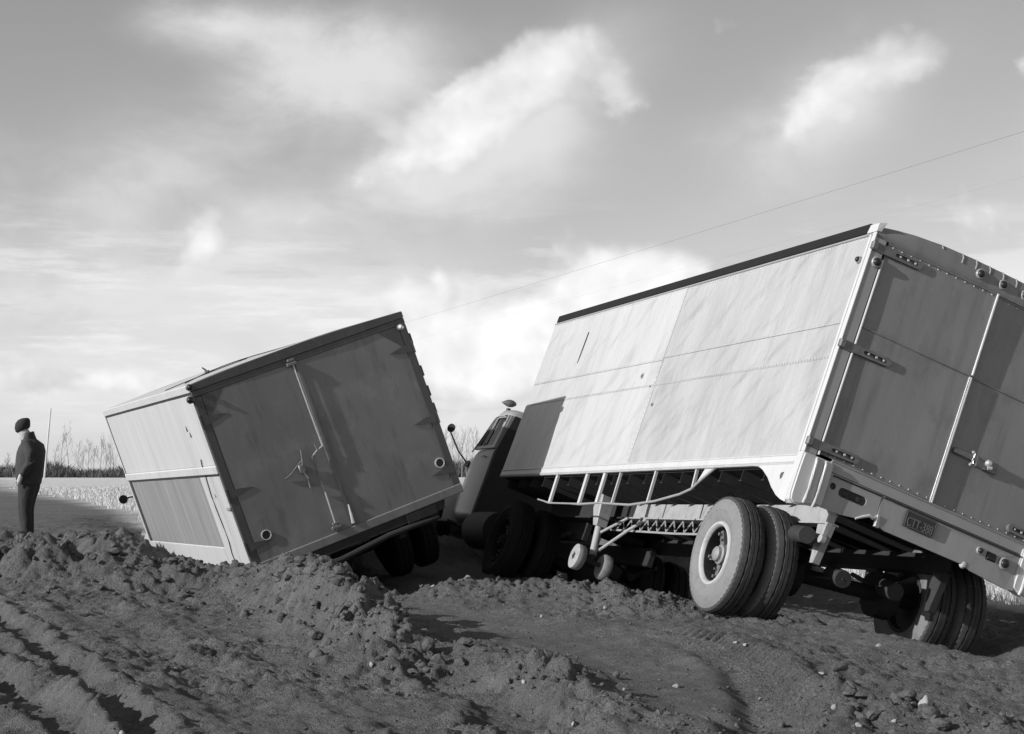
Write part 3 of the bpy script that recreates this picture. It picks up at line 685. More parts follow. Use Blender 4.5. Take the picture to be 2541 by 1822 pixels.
    b = B(); b.prism(outer, lambda a, v: (a, -.028, v), lambda a, v: (a, -.016, v), holes=[hole, hole2]); ap = P(b, 'rear_apron', M_post, TR)
    b = B(); b.box(.28, .72, -.012, .0, -.14, -.02); SP(b, 'recess', M_dark, ap)
    b = B()
    for a in (.44, .50, .56): b.lathe([(-.022, .001), (-.02, .02), (-.01, .026)], (a, 0, -.085), (0, 1, 0), 12)
    SP(b, 'broken_lamp', M_steel, ap, True)
    b = B(); b.tube([(.585, -.03, -.236), (.64, -.034, -.200), (.69, -.04, -.172), (.724, -.04, -.18), (.757, -.036, -.158)], [.008, .012, .014, .013, .01], 8); SP(b, 'bent_lip', M_white, ap, True)
    outer = [(.758, .028), (W - .25, .028), (W - .25, -.275), (2.05, -.285), (1.70, -.262), (1.62, -.238), (.86, -.238), (.80, -.226), (.762, -.20)]
    b = B(); rr = [rrect(1.845, -.088, .10, .07, .012, 3)]
    b.prism(outer, lambda a, v: (a, -.042 + .02 * (v > 0), v), lambda a, v: (a, -.018, v), holes=rr); ap2 = P(b, 'rear_apron', M_post, TR)
    b = B(); b.box(1.75, 1.95, -.022, -.012, -.14, -.03); SP(b, 'recess', M_dark, ap2)
    b = B(); b.hull([(.756, -.05, -.14), (.775, -.048, -.14), (.80, -.046, -.235), (.762, -.052, -.232), (.756, -.01, -.14), (.775, -.01, -.14), (.80, -.01, -.235), (.762, -.01, -.232)]); SP(b, 'bent_lip', M_white, ap2)
    b = B(); b.lathe([(-.05, .001), (-.045, .022), (-.02, .035)], (1.63, .0, -.232), (0, 1, 0), 14); SP(b, 'dent', M_white, ap2, True)
    b = B(); b.tube([(.29, -.030, .012), (.75, -.034, .016)], .008, 6); b.tube([(.77, -.044, .014), (2.10, -.044, .014)], .008, 6); SP(b, 'crease', M_steel, ap2, True)
    lamp((1.724, -.040, -.077), (0, 1, 0), .024, 'tail_lamp'); lamp((1.976, -.040, -.095), (0, 1, 0), .040, 'tail_lamp')
    b = B(); b.box(1.80, 1.888, -.060, -.03, -.120, -.058, .008); P(b, 'square_lamp', M_lens, TR)
    # number plate
    b = B(); rr = rrect(1.135, -.072, .29, .135, .012, 3); sl = .0
    b.prism(rr, lambda a, v: (a, -.056, v), lambda a, v: (a, -.043, v)); pl = P(b, 'license_plate', M_plate, TR)
    b = B(); b.prism(rrect(1.135, -.072, .278, .124, .010, 3), lambda a, v: (a, -.0585, v), lambda a, v: (a, -.055, v), holes=[rrect(1.135, -.072, .270, .116, .008, 3)]); SP(b, 'plate_border', M_char, pl)
    def lettering(txt, cx, cz, w, h, y):
        cu = bpy.data.curves.new('t', 'FONT'); cu.body = txt; cu.extrude = .02; o = bpy.data.objects.new('t', cu); COL.objects.link(o)
        dg = bpy.context.evaluated_depsgraph_get(); me = bpy.data.meshes.new_from_object(o.evaluated_get(dg)); bpy.data.objects.remove(o)
        co = np.array([v.co[:] for v in me.vertices]); lo, hi = co.min(0), co.max(0)
        n = (co - lo) / (hi - lo)
        for v, q in zip(me.vertices, n): v.co = (cx + (q[0] - .5) * w, y - q[2] * .003, cz + (q[1] - .5) * h)
        me.materials.clear(); me.materials.append(M_char); r = bpy.data.objects.new('lettering', me); COL.objects.link(r); r.parent = pl
    lettering('CTT-388', 1.135, -.088, .245, .072, -.0565); lettering('ALBERTA 58', 1.135, -.030, .16, .016, -.0565) if False else None
    # ---- left under-skirt: hanging struts, bent edge strip, fender panels
    for l, v1, w in ((5.60, -.328, .055), (4.685, -.335, .058), (4.185, -.325, .060), (3.76, -.335, .022), (2.87, -.318, .026), (1.95, -.195, .024)):
        b = B(); b.hull([(x, l + dl_ + sh_, v) for x in (.004, .03) for dl_ in (-w / 2, w / 2) for v, sh_ in ((-.008, .02), (v1, -.02))])
        if w > .05: b.hull([(x, l + dl_ + sh_ + w * .62, v) for x in (.012, .05) for dl_ in (-.008, .008) for v, sh_ in ((-.008, .02), (v1, -.02))])
        P(b, 'skirt_strut', M_white, TR)
    b = B(); b.tube([(.005, l, v) for l, v in ((5.97, -.288), (5.75, -.31), (5.56, -.332), (4.9, -.338), (4.6, -.345), (4.08, -.330), (3.6, -.342), (3.24, -.350), (2.66, -.312), (2.14, -.245), (1.936, -.198), (1.77, -.103), (1.585, -.008))], [.010] * 4 + [.014, .010, .012, .013] + [.012] * 5, 8); P(b, 'skirt_edge', M_post, TR, True)
    b = B(); b.prism([(1.575, -.007), (1.80, -.007), (1.90, -.17), (1.76, -.095)], lambda l, v: (.012, l, v), lambda l, v: (.022, l, v)); P(b, 'fender_panel', M_white, TR)
    b = B(); b.prism([(.03, -.007), (.80, -.007), (.70, -.012), (.60, -.045), (.47, -.11), (.342, -.198), (.22, -.265), (.117, -.302), (.03, -.322)], lambda l, v: (-.012, l, v), lambda l, v: (.03, l, v), holes=[[(.20, -.07), (.255, -.075), (.262, -.10), (.235, -.135), (.21, -.12)]]); fp = P(b, 'fender_panel', M_white, TR)
    b = B(); b.box(.032, .06, .16, .30, -.16, -.05); SP(b, 'recess', M_dark, fp)
    # ---- underframe
    for k in range(18):
        l = .25 + k * .42; b = B(); b.box(.05, W - .05, l, l + .008, -.105, -.012); b.box(.05, W - .05, l - .025, l + .033, -.113, -.105); P(b, 'crossmember', M_under, TR)
    for u in (.62, W - .62):
        b = B(); b.box(u - .006, u + .006, .35, 4.62, -.272, -.113); b.box(u - .05, u + .05, .35, 4.62, -.286, -.272); fr = P(b, 'frame_rail', M_leg if u < 1 else M_under, TR); b = B(); b.box(u - .008, u + .008, 4.62, 7.2, -.272, -.113); b.box(u - .052, u + .052, 4.62, 7.2, -.288, -.272); SP(b, 'shaded_rail_end', M_under, fr)  # forward run darkened: the box truck's shadow painted into the rail
    b = B(); z0, z1 = -.290, -.405; n = 26
    for k in range(n):
        l0 = 2.2 + k * .11; a, c = (z0, z1) if k % 2 == 0 else (z1, z0); b.tube([(.61, l0, a), (.61, l0 + .11, c)], .007, 5)
    b.tube([(.61, 2.1, z1 - .004), (.61, 3.4, z1 - .014), (.61, 5.1, z1)], .012, 6); P(b, 'truss', M_leg, TR)
    for u, m in ((.42, 1), (W - .42, -1)):
        b = B(); b.hull([(u + a, 5.06 + c, v) for a in (-.075, .075) for c, v in ((-.08, -.03), (.09, -.03), (-.11, -.25), (.06, -.25))] + [(u + a, 4.955 + c, -.44) for a in (-.055, .055) for c in (-.06, .05)]); leg = P(b, 'landing_leg', M_leg, TR)
        b = B(); b.tube([(u, 4.985, -.38), (u, 4.86, -.76)], .040, 14); SP(b, 'leg_tube', M_leg, leg, True)
        b = B(); b.tube([(u + .05 * m, 4.88, -.69), (u + .12 * m, 4.42, -.42), (.60 if m > 0 else W - .60, 4.18, -.27)], .017, 8); b.tube([(u + .02, 4.93, -.50), (u + .1 * m, 4.50, -.30)], .015, 8); SP(b, 'brace', M_leg, leg, True)
        b = B(); b.tube([(u - .17, 4.84, -.83), (u + .17, 4.84, -.83)], .025, 10); b.tube([(u, 4.86, -.74), (u, 4.84, -.83)], .035, 10); SP(b, 'foot_axle', M_steel, leg, True)
        for s in (-1, 1):
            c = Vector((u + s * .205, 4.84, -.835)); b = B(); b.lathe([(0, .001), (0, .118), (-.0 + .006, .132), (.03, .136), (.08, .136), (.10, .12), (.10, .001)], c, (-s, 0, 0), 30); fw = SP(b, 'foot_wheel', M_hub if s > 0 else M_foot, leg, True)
    # star-shaped hub recess on the near foot wheels
    st = []
    for k in range(10):
        t = math.pi * k / 5; r = .048 if k % 2 == 0 else .028; st.append((4.84 + r * math.cos(t), -.835 + r * math.sin(t)))
    b = B(); b.prism(st, lambda l, v: (.42 - .208, l, v), lambda l, v: (.42 - .203, l, v)); P(b, 'foot_hub', M_dark, TR)
    # axle leans less than the body: turned about the left wheel
    A = Matrix.Translation((.02, 1.10, -.765)) @ Matrix.Rotation(math.radians(-7.5), 4, 'Y')
    def ap_(x, y, z): return A @ Vector((x, y, z))
    axd = (A.to_3x3() @ Vector((1, 0, 0)))
    for x, d, outer in ((0, 1, True), (.32, 1, False), (2.42, -1, True), (2.11, -1, False)): wheel(TR, ap_(x, 0, 0), axd * d, outer, 'wheel', wall=M_wall if x < 1 else M_wall_shade)
    b = B(); b.tube([ap_(.3, 0, 0), ap_(2.04, 0, 0)], .065, 14); b.lathe([(0, .2), (.16, .2)], ap_(.62, 0, 0), axd, 24); b.lathe([(0, .2), (.16, .2)], ap_(1.56, 0, 0), axd, 24); P(b, 'axle', M_under, TR, True)
    for x in (.72, 1.62):
        for k in range(4):
            hl = .52 - .1 * k
            b = B(); b.tube([ap_(x, -hl, .16 - .02 * k - .0), ap_(x, -hl / 2, .10 - .02 * k), ap_(x, 0, .085 - .02 * k), ap_(x, hl / 2, .10 - .02 * k), ap_(x, hl, .16 - .02 * k)], .022, 5); P(b, 'leaf_spring', M_steel, TR)
    for u in (.62, W - .62):
        for l in (.46, 1.54): b = B(); b.hull([(u + a, l + c, v) for a in (-.03, .03) for c, v in ((-.1, -.28), (.1, -.28), (-.03, -.62), (.03, -.62))]); P(b, 'spring_hanger', M_leg if (l < 1 and u < 1) else M_steel, TR)
    b = B(); b.tube([(1.0, .62, -.62), (1.0, .85, -.58)], .075, 14); b.tube([(1.0, .62, -.62), (.8, .95, -.68)], .012, 6); P(b, 'brake_chamber', M_steel, TR, True)
    b = B(); b.tube([(1.5, .62, -.55), (1.5, .85, -.52)], .075, 14); P(b, 'brake_chamber', M_steel, TR, True)
    b = B(); b.lathe([(0, .001), (.02, .10), (.06, .13), (.62, .13), (.66, .10), (.68, .001)], (.85, 2.3, -.36), (1, 0, 0), 20); P(b, 'air_tank', M_steel, TR, True)
    b = B(); b.hull([(.40, .02, -.26), (.46, .02, -.26), (.40, .06, -.26), (.46, .06, -.26), (.40, .05, -.47), (.425, .05, -.47), (.40, .08, -.47), (.425, .08, -.47)]); b.tube([(.46, .05, -.25), (.415, .06, -.44)], .012, 6); b.lathe([(-.02, .001), (-.02, .035), (.02, .035), (.02, .001)], (.412, .06, -.475), (1, 0, 0), 12); P(b, 'tow_bracket', M_leg, TR)
    b = B(); b.tube([(.40, .30, -.45), (.46, .62, -.42)], .07, 14); P(b, 'muffler_drum', M_steel, TR, True)
build_trailer()
# ------------------------------------------------------------------ box truck
M_ply = mat('white_board', .46, .6, var=.14, scale=(3, 3, .5), dirt=(.33, .45, (11, 11, .5)), fine=.06, fscale=80, bump=.15, bscale=(30, 30, 3))
M_plyd = mat('weathered_board', .20, .7, var=.35, scale=(9, 9, .6), dirt=(.36, .6, (14, 14, .45)), fine=.1, fscale=80, bump=.25, bscale=(40, 40, 3))
M_plyl = mat('pale_board', .42, .65, var=.15, scale=(6, 6, .6), dirt=(.27, .4, (16, 16, .6)), fine=.08, fscale=80, bump=.2, bscale=(40, 40, 3))
M_bdoor = mat('truck_door', .16, .5, var=.30, scale=(2.2, 2.2, 1.2), dirt=(.08, .6, (7, 7, 1.4)), dirt_or_shading=(.24, .5, (3.2, 3.2, 2.6)), fine=.1, fscale=110, bump=.2, bscale=(6, 6, 3))
M_frame = mat('truck_frame', .06, .5, var=.3, scale=(6, 6, 3), dirt=(.13, .3, (15, 15, 4)))
M_cab = mat('cab_paint', .30, .35, var=.12, scale=(3, 3, 3), dirt=(.18, .3, (8, 8, 4)))
M_rubber = mat('black_rubber', .03, .7, var=.2)
RK = [[.863, -.388, -.324], [.370, .921, -.118], [.345, -.018, .938]]
rk = Matrix(RK).to_quaternion().to_matrix()
MK = frame(rk, (-2.675, 18.055, -1.017))
WK, LK_, HK = 2.467, 5.108, 2.025
TK = thing('box_truck', 'box truck with pale boarded side and dark rear doors leaning into the mud heap', 'truck', MK, (1.23, 2.6, -.85))
def lathe_lamp(root, c, ax, r, m=None, name='marker_lamp'):
    b = B(); b.lathe([(.0, r * 1.2), (-.02, r * 1.2), (-.03, r)], c, ax, 14); o = P(b, name, M_iron, root, True)
    b = B(); b.lathe([(-.028, r), (-.05, r * .85), (-.065, r * .4), (-.067, .001)], c, ax, 14); SP(b, 'lens', m or M_lens, o, True)
def side_boards():
    # left side
    b = B(); b.box(.012, .05, .03, LK_ - .02, .0, HK - .02); P(b, 'side_wall', M_frame, TK)
    b = B(); b.box(-.012, .02, .02, LK_ + .01, 1.950, 2.035, .008); P(b, 'top_rail', M_ply, TK)
    b = B(); b.box(-.004, .02, .04, LK_ - .05, 1.930, 1.948); b.box(-.006, .02, LK_ - .062, LK_ - .03, 1.16, 1.95); b.box(-.006, .02, LK_ - .20, LK_ - .10, .22, 1.062); b.box(-.004, .02, .05, LK_ - .05, 1.040, 1.060); P(b, 'black_gap_strip', M_rubber, TK)
    for k, (a, c) in enumerate(((.05, .95), (.953, 1.95), (1.953, 2.95), (2.953, 3.95), (3.953, LK_ - .064))):
        b = B(); b.box(-.002 - .0015 * (k % 2), .02, a, c, 1.158, 1.928, .003); P(b, 'side_board', M_ply, TK)
    b = B(); b.box(-.020, .016, .02, LK_ - .0, 1.062, 1.156, .010); P(b, 'rub_rail', M_ply, TK)
    for k, (a, c) in enumerate(((.04, .42), (.424, .93))):
        b = B(); b.box(-.004 - .003 * k, .02, a, c, .05, 1.038, .003); P(b, 'side_board', M_plyl, TK)
    for k in range(5):
        a = .934 + k * .795; c = min(a + .792, LK_ - .205)
        b = B(); b.box(-.001 - .002 * (k % 2), .02, a, c, .236, 1.038, .003); P(b, 'side_board', M_plyd, TK)
    b = B(); b.box(-.012, .02, .934, LK_ - .05, .0, .234, .008); P(b, 'lower_board', M_plyl, TK)
    b = B(); b.box(-.010, .02, LK_ - .03, LK_ + .012, .0, 2.035, .008); P(b, 'front_corner_post', M_ply, TK)
    b = B(); b.tube([(-.012, l, v) for l, v in ((.55, 1.24), (.60, 1.17), (.58, 1.10), (.62, 1.0), (.66, .83), (.65, .70), (.62, .52), (.60, .30), (.655, .18), (.64, .10), (.71, -.01))], .006, 6); P(b, 'loose_cable', M_rubber, TK, True)
    for l, v in ((.50, .86), (.74, 1.62), (.66, 1.55)):
        b = B(); b.hull([(-.008, l, v), (-.008, l + .02, v - .06), (-.008, l - .03, v - .05), (-.002, l, v), (-.002, l + .02, v - .06)]); P(b, 'scar', M_rubber, TK)
    b = B(); b.box(-.02, .02, .02, .16, .66, .70, .008); P(b, 'side_latch', M_plyd, TK)
    # right side, front, roof, floor
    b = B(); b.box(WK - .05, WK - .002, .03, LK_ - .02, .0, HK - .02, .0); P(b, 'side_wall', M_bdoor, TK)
    b = B(); b.box(.05, WK - .05, LK_ - .05, LK_, .0, HK, .0); P(b, 'front_wall', M_ply, TK)
    b = B(); b.box(.05, WK - .05, .03, LK_ - .05, -.02, .03); P(b, 'floor', M_under, TK)
    vt = lambda u: 2.036 + .038 * (1 - ((u - WK / 2) / (WK / 2)) ** 2)
    us = [WK * k / 20 for k in range(21)]
    b = B(); b.loft([[(u, l, vt(u) + .004 * math.sin(3 * l + 5 * u)) for u in us] + [(WK, l, 2.005), (0, l, 2.005)] for l in [.002 + .258 * k for k in range(20)] + [LK_ + .015]]); rf = P(b, 'roof', M_plyl, TK, True)
    b = B(); b.tube([(u, .30 + .5 * u, vt(u) + .018 + .02 * math.sin(3 * u)) for u in [.05 + .1 * k for k in range(16)]], .005, 5); b.tube([(u, 1.2 + .4 * u, vt(u) + .012) for u in [.02 + .1 * k for k in range(12)]], .005, 5); SP(b, 'rope', M_rubber, rf, True)
    b = B(); b.tube([(.62, 1.6, vt(.62)), (.61, 1.6, vt(.62) + .05), (.58, 1.6, vt(.62) + .09)], [.02, .012, .008], 6); b.lathe([(0, .001), (.0, .03), (.03, .03), (.03, .001)], (.62, 1.6, vt(.62) + .01), (0, 0, 1), 8); SP(b, 'roof_bolt', M_iron, rf)
def rear_end():
    vt = lambda u: 2.032 + .038 * (1 - ((u - WK / 2) / (WK / 2)) ** 2)
    us = [WK * k / 16 for k in range(17)]
    b = B(); b.loft([[(u, -.018, 1.965), (u, -.018, vt(u) - .004), (u, .0, vt(u)), (u, .06, vt(u)), (u, .06, 1.965)] for u in us]); P(b, 'rear_header', M_frame, TK)
    b = B(); b.box(.0, WK, -.012, .05, 1.895, 1.963, .006); P(b, 'rear_header_rail', M_frame, TK)
    for m, s in ((lambda u: u, 0), (lambda u: WK - u, 1)):
        b = B(); b.box(m(.0), m(.092), -.009, .06, .0, 1.893, .006); P(b, 'corner_post', M_frame, TK)
        b = B(); b.prism([(m(.094), 1.893), (m(.33), 1.893), (m(.094), 1.64)], lambda a, v: (a, -.0105, v), lambda a, v: (a, .02, v)); P(b, 'corner_gusset', M_frame, TK)
    b = B(); b.box(.0, WK, -.030, .05, -.045, .052, .008); P(b, 'rear_sill', M_bdoor, TK)
    b = B(); b.box(.2, 2.2, -.02, .04, -.14, -.048, .0); b.box(.25, .62, -.035, -.02, -.15, -.06); b.box(1.75, 2.1, -.035, -.02, -.15, -.06); P(b, 'rear_crossmember', M_under, TK)
    b = B(); b.tube([(.35, .0, -.20), (.9, -.05, -.23), (1.5, -.05, -.18), (2.1, .0, -.20)], .03, 8); P(b, 'rear_bar', M_under, TK, True)
    for s in (0, 1):
        u0, u1 = (.094, 1.150) if s == 0 else (1.153, WK - .094)
        b = B(); b.grid(lambda i, j: (u0 + (u1 - u0) * i, (-.007 if s == 0 else -.003) + .002 * math.sin(6 * i + s) * math.sin(5 * j), .054 + 1.84 * j), 16, 24)
        ex = bmesh.ops.extrude_face_region(b.bm, geom=b.bm.faces[:])
        for q in ex['geom']:
            if isinstance(q, bmesh.types.BMVert): q.co.y = .03
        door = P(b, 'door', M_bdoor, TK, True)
        m = (lambda u: u) if s == 0 else (lambda u: WK - u)
        for v in (1.63, .82, .235):
            b = B(); b.hull([(m(a), y, v + z) for y in (-.014, -.006) for a, z in ((.02, -.045), (.02, .045), (.13, .035), (.29, .0), (.13, -.035))]); b.tube([(m(.0), -.006, v - .07), (m(.0), -.006, v + .07)], .012, 8); SP(b, 'hinge', M_frame, door)
        c = (.244, -.010, .299) if s == 0 else (2.314, -.003, .341)
        b = B(); b.lathe([(.0, .056), (-.012, .056), (-.014, .050), (-.012, .044), (.0, .044)], c, (0, 1, 0), 24, close=True); rg = SP(b, 'reflector_ring', M_bright, door, True)
        b = B(); b.lathe([(-.004, .001), (-.005, .043), (.0, .044)], c, (0, 1, 0), 24); SP(b, 'reflector', M_lens, door, True)
        if s == 0:
            b = B(); b.tube([(1.117, -.035, 1.90), (1.12, -.035, 1.4), (1.126, -.035, .965)], .008, 8); b.tube([(1.126, -.035, .965), (1.05, -.04, .94), (.977, -.035, .895)], .008, 8); b.tube([(.977, -.035, .895), (.985, -.035, .5), (.975, -.035, .08)], .008, 8); rod = SP(b, 'lock_rod', M_bright, door, True)
            b = B(); b.tube([(1.05, -.03, 1.02), (1.055, -.05, .94)], .006, 6); b.tube([(.885, -.05, 1.01), (.865, -.05, .90), (.845, -.04, .82)], .010, 8); b.tube([(.865, -.04, .90), (.78, -.03, .85), (.70, -.03, .80), (.63, -.02, .775)], .007, 6); b.box(.80, .87, -.05, -.012, .76, .86, .01); b.tube([(.84, -.05, .78), (.86, -.06, .70), (.85, -.04, .60)], .012, 8); SP(b, 'hasp', M_iron, door, True)
            for u, v in ((1.10, 1.885), (.975, .10)):
                b = B(); b.box(u - .05, u + .06, -.050, -.012, v - .015, v + .022, .006); b.box(u - .03, u + .05, -.045, -.012, v + .03, v + .06, .006); SP(b, 'rod_bracket', M_iron, door)
        else:
            b = B(); b.box(1.145, 1.185, -.016, -.004, .07, 1.88, .004); SP(b, 'meeting_strip', M_bdoor, door)
            b = B(); b.tube([(1.185, -.02, .285), (1.175, -.03, .18), (1.165, -.03, .08)], [.008, .014, .02], 8); SP(b, 'door_stop', M_bright, door, True)
    lathe_lamp(TK, (-.02, .02, 1.885), (.5, 1, 0), .035); lathe_lamp(TK, (.0, .0, 2.010), (0, 1, 0), .03); lathe_lamp(TK, (2.39, -.02, 1.872), (0, 1, 0), .032, M_bright)
    for v in (1.72, 1.35, 1.12, .92): b = B(); b.box(WK, WK + .022, .0, .05, v - .06, v + .06, .006); P(b, 'post_knuckle', M_frame, TK)
def truck_chassis():
    for u in (.80, WK - .80): b = B(); b.box(u - .04, u + .04, .05, 8.0, -.28, -.06, .01); P(b, 'frame_rail', M_under, TK)
    for k in range(9): b = B(); b.box(.06, WK - .06, .25 + .56 * k, .31 + .56 * k, -.06, -.02); P(b, 'crossmember', M_under, TK)
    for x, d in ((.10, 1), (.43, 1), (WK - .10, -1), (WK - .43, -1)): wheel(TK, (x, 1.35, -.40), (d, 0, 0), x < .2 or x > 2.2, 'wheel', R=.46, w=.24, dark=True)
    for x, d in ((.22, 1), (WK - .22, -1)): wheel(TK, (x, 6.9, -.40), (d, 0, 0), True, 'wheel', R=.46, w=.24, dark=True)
    b = B(); b.tube([(.4, 1.35, -.40), (WK - .4, 1.35, -.40)], .06, 12); b.lathe([(-.2, .06), (-.12, .16), (.12, .16), (.2, .06)], (WK / 2, 1.35, -.40), (1, 0, 0), 18); P(b, 'axle', M_under, TK, True); b = B(); b.tube([(.4, 6.9, -.42), (WK - .4, 6.9, -.42)], .045, 10); P(b, 'axle', M_under, TK, True)
    for x in (.62, WK - .62):
        b = B()
        for k in range(4): b.tube([(x, 1.35 - .6 + .1 * k, -.22 - .02 * k), (x, 1.35, -.30 - .02 * k), (x, 1.35 + .6 - .1 * k, -.22 - .02 * k)], .022, 5)
        P(b, 'leaf_spring', M_steel, TK)
    b = B(); b.tube([(WK / 2, 1.5, -.38), (WK / 2, 5.8, -.25)], .05, 10); P(b, 'drive_shaft', M_under, TK, True)
    b = B(); b.lathe([(0, .001), (.0, .2), (.8, .2), (.8, .001)], (WK - .45, 3.2, -.30), (0, 1, 0), 20); P(b, 'fuel_tank', M_steel, TK, True)
def ring_rr(l, cu, w, v0, v1, r, n=5):
    return [(a, l, b) for a, b in rrect(cu, (v0 + v1) / 2, w, v1 - v0, min(r, w * .45, (v1 - v0) * .45), n)]
def truck_cab(root, l0, cu, v0, roof_v, mats, w=1.84, belt=.58, ws=1.55, hood=1.35, fl=None, w0=.12):
    """conventional cab of the 1950s: lower body, open greenhouse with glass, roof, hood, fenders"""
    body = B(); body.loft([ring_rr(l0 + .02, cu, w - .10, v0 + .02, belt - .02, .10), ring_rr(l0, cu, w - .04, v0, belt, .10), ring_rr(l0 + .12, cu, w, v0, belt, .12), ring_rr(l0 + ws - .25, cu, w, v0, belt, .14), ring_rr(l0 + ws + .02, cu, w - .08, v0, belt - .02, .18), ring_rr(l0 + ws + .12, cu, w - .30, v0 + .05, belt - .10, .22)])
    bd = P(body, 'cab_body', mats, root, True, 50)
    # roof dome
    rf = B(); rings = []
    for l, dw, dz in ((l0 + .03, -.30, -.07), (l0 + .08, -.16, -.02), (l0 + .20, -.10, .0), (l0 + ws * .4, -.08, .015), (l0 + ws - .48, -.10, .0), (l0 + ws - .34, -.16, -.03), (l0 + ws - .27, -.30, -.085)):
        hw = (w + dw) / 2; rings.append([(cu + hw * x, l, roof_v - .16 + (z * (.16 + dz))) for x, z in ((-1, .0), (-1, .25), (-.96, .55), (-.85, .82), (-.6, .96), (0, 1), (.6, .96), (.85, .82), (.96, .55), (1, .25), (1, 0))])
    rf.loft(rings); P(rf, 'cab_roof', mats, root, True, 60)
    top = roof_v - .145
    # side walls with window openings
    for s, m in ((-1, lambda x: cu - x), (1, lambda x: cu + x)):
        xo, xi = w / 2 - .012, w / 2 - .05
        out = [(l0 + .02, belt - .03), (l0 + ws + .0, belt - .03), (l0 + ws - .32, top), (l0 + .04, top)]
        win = [(l0 + w0, belt + .012), (l0 + ws - .12, belt + .012), (l0 + ws - .30, top - .10), (l0 + ws - .36, top - .045), (l0 + ws - .46, top - .03), (l0 + w0 + .04, top - .03), (l0 + w0, top - .06)]
        ln = lambda x, v: x - .05 * (v - belt) / (top - belt)
        b = B(); b.prism(out, lambda l, v: (m(ln(xo, v)), l, v), lambda l, v: (m(ln(xi, v)), l, v), holes=[win]); sw = P(b, 'cab_side', mats, root)
        b = B(); p = [(m(ln(xo + .004, v)), l, v) for l, v in [(l0 + ws + .0, belt - .07), (l0 + ws - .10, belt + .02), (l0 + ws - .285, top - .10), (l0 + ws - .35, top - .03), (l0 + ws - .46, top - .008), (l0 + w0 - .02, top - .008), (l0 + w0 - .04, top - .10)]]; b.tube(p, .008, 6); SP(b, 'drip_rail', M_dark, sw, True)
        b = B(); b.tube([(m(ln(xo, belt)), l0 + ws - .36, belt + .012), (m(ln(xo, top)), l0 + ws - .44, top - .03)], .010, 6); SP(b, 'vent_bar', M_post, sw, True)
        b = B(); b.prism(win, lambda l, v: (m(ln(xo - .018, v)), l, v), lambda l, v: (m(ln(xo - .022, v)), l, v)); SP(b, 'window', glass_mat(), sw)
        b = B(); b.tube([(m(w / 2 - .02), l0 + w0 + .04, belt - .16), (m(w / 2 + .03), l0 + w0 + .06, belt - .16), (m(w / 2 + .03), l0 + w0 + .18, belt - .16)], .010, 6); SP(b, 'door_handle', M_post, sw)
    b = B(); hwn = rrect(cu, (belt + top) / 2 + .04, .8, .26, .08, 4)
    b.prism([(cu - w / 2 + .03, belt - .03), (cu + w / 2 - .03, belt - .03), (cu + w / 2 - .09, top), (cu - w / 2 + .09, top)], lambda u, v: (u, l0 + .02, v), lambda u, v: (u, l0 + .05, v), holes=[hwn]); bk = P(b, 'cab_back', mats, root)
    b = B(); b.prism(hwn, lambda u, v: (u, l0 + .033, v), lambda u, v: (u, l0 + .038, v)); SP(b, 'rear_window', glass_mat(), bk)
    b = B(); b.hull([(cu + s * (w / 2 - .08 - (.05 if k else 0)), l0 + ws - (.31 if k else .0) + d, top if k else belt - .02) for s in (-1, 1) for k in (0, 1) for d in (0, .006)]); P(b, 'windshield', glass_mat(), root)
    b = B(); b.box(cu - .6, cu + .6, l0 + .10, l0 + .25, v0 + .2, belt + .02, .05); b.box(cu - .6, cu + .6, l0 + .10, l0 + .62, v0 + .2, v0 + .36, .04); P(b, 'seat', M_dark, root)
    hl = l0 + ws
    hd = B(); hd.loft([ring_rr(hl - .06, cu, 1.30, v0 + .08, belt - .10, .22), ring_rr(hl + .3, cu, 1.16, v0 + .08, belt - .14, .24), ring_rr(hl + hood * .8, cu, .98, v0 + .08, belt - .20, .26), ring_rr(hl + hood, cu, .90, v0 + .08, belt - .28, .22)]); h = P(hd, 'hood', mats, root, True, 50)
    g = B()
    for k in range(6): g.box(cu - .40, cu + .40, hl + hood, hl + hood + .03, v0 + .14 + .09 * k, v0 + .18 + .09 * k, .01)
    P(g, 'grille', M_post, root)
    fl = fl or hl + .75
    for s in (-1, 1):
        f = B(); rr = []
        for a in range(0, 181, 15):
            t = math.radians(a); rr.append([(cu + s * (.50 + (.46 * k)), fl + (.66 + .02 * zz) * math.cos(t) , v0 - .02 + (.50 + .05 * zz) * math.sin(t) - .06 * (k > .9)) for k, zz in ((0, 1), (.5, 1), (.85, .7), (1, 0), (.9, -.2), (0, -.2))])
        f.loft(rr); P(f, 'fender', mats, root, True, 50)
        b = B(); b.lathe([(0, .001), (-.0, .05), (.06, .11), (.10, .12), (.11, .10), (.115, .001)], (cu + s * .72, hl + hood - .12, v0 + .36), (0, 1, 0), 20); P(b, 'headlamp', M_bright, root, True)
    b = B(); b.box(cu - 1.05, cu + 1.05, hl + hood + .10, hl + hood + .16, v0 - .12, v0 + .06, .02); P(b, 'bumper', M_post, root)
    for s in (-1, 1):
        b = B(); b.box(cu + s * (w / 2 - .05), cu + s * (w / 2 + .10), l0 + .55, l0 + 1.25, v0 - .08, v0 - .04, .01); P(b, 'running_board', M_steel, root)
side_boards(); rear_end(); truck_chassis()
truck_cab(TK, LK_ + .12, WK / 2, -.30, 1.05, M_cab, fl=6.9 + .0, ws=1.42, hood=1.3, w0=.5)
def truck_mirror():
    c = Vector((.02, 6.05, .80)); b = B(); b.lathe([(.0, .001), (.0, .060), (.015, .058), (.03, .03), (.035, .001)], c, (0, 1, 0), 24); mr = P(b, 'mirror', M_black, TK, True)
    b = B(); b.tube([c + Vector((.04, .02, 0)), c + Vector((.25, .05, -.02)), c + Vector((.38, .1, -.05))], .012, 6); SP(b, 'mirror_arm', M_dark, mr, True)
truck_mirror()

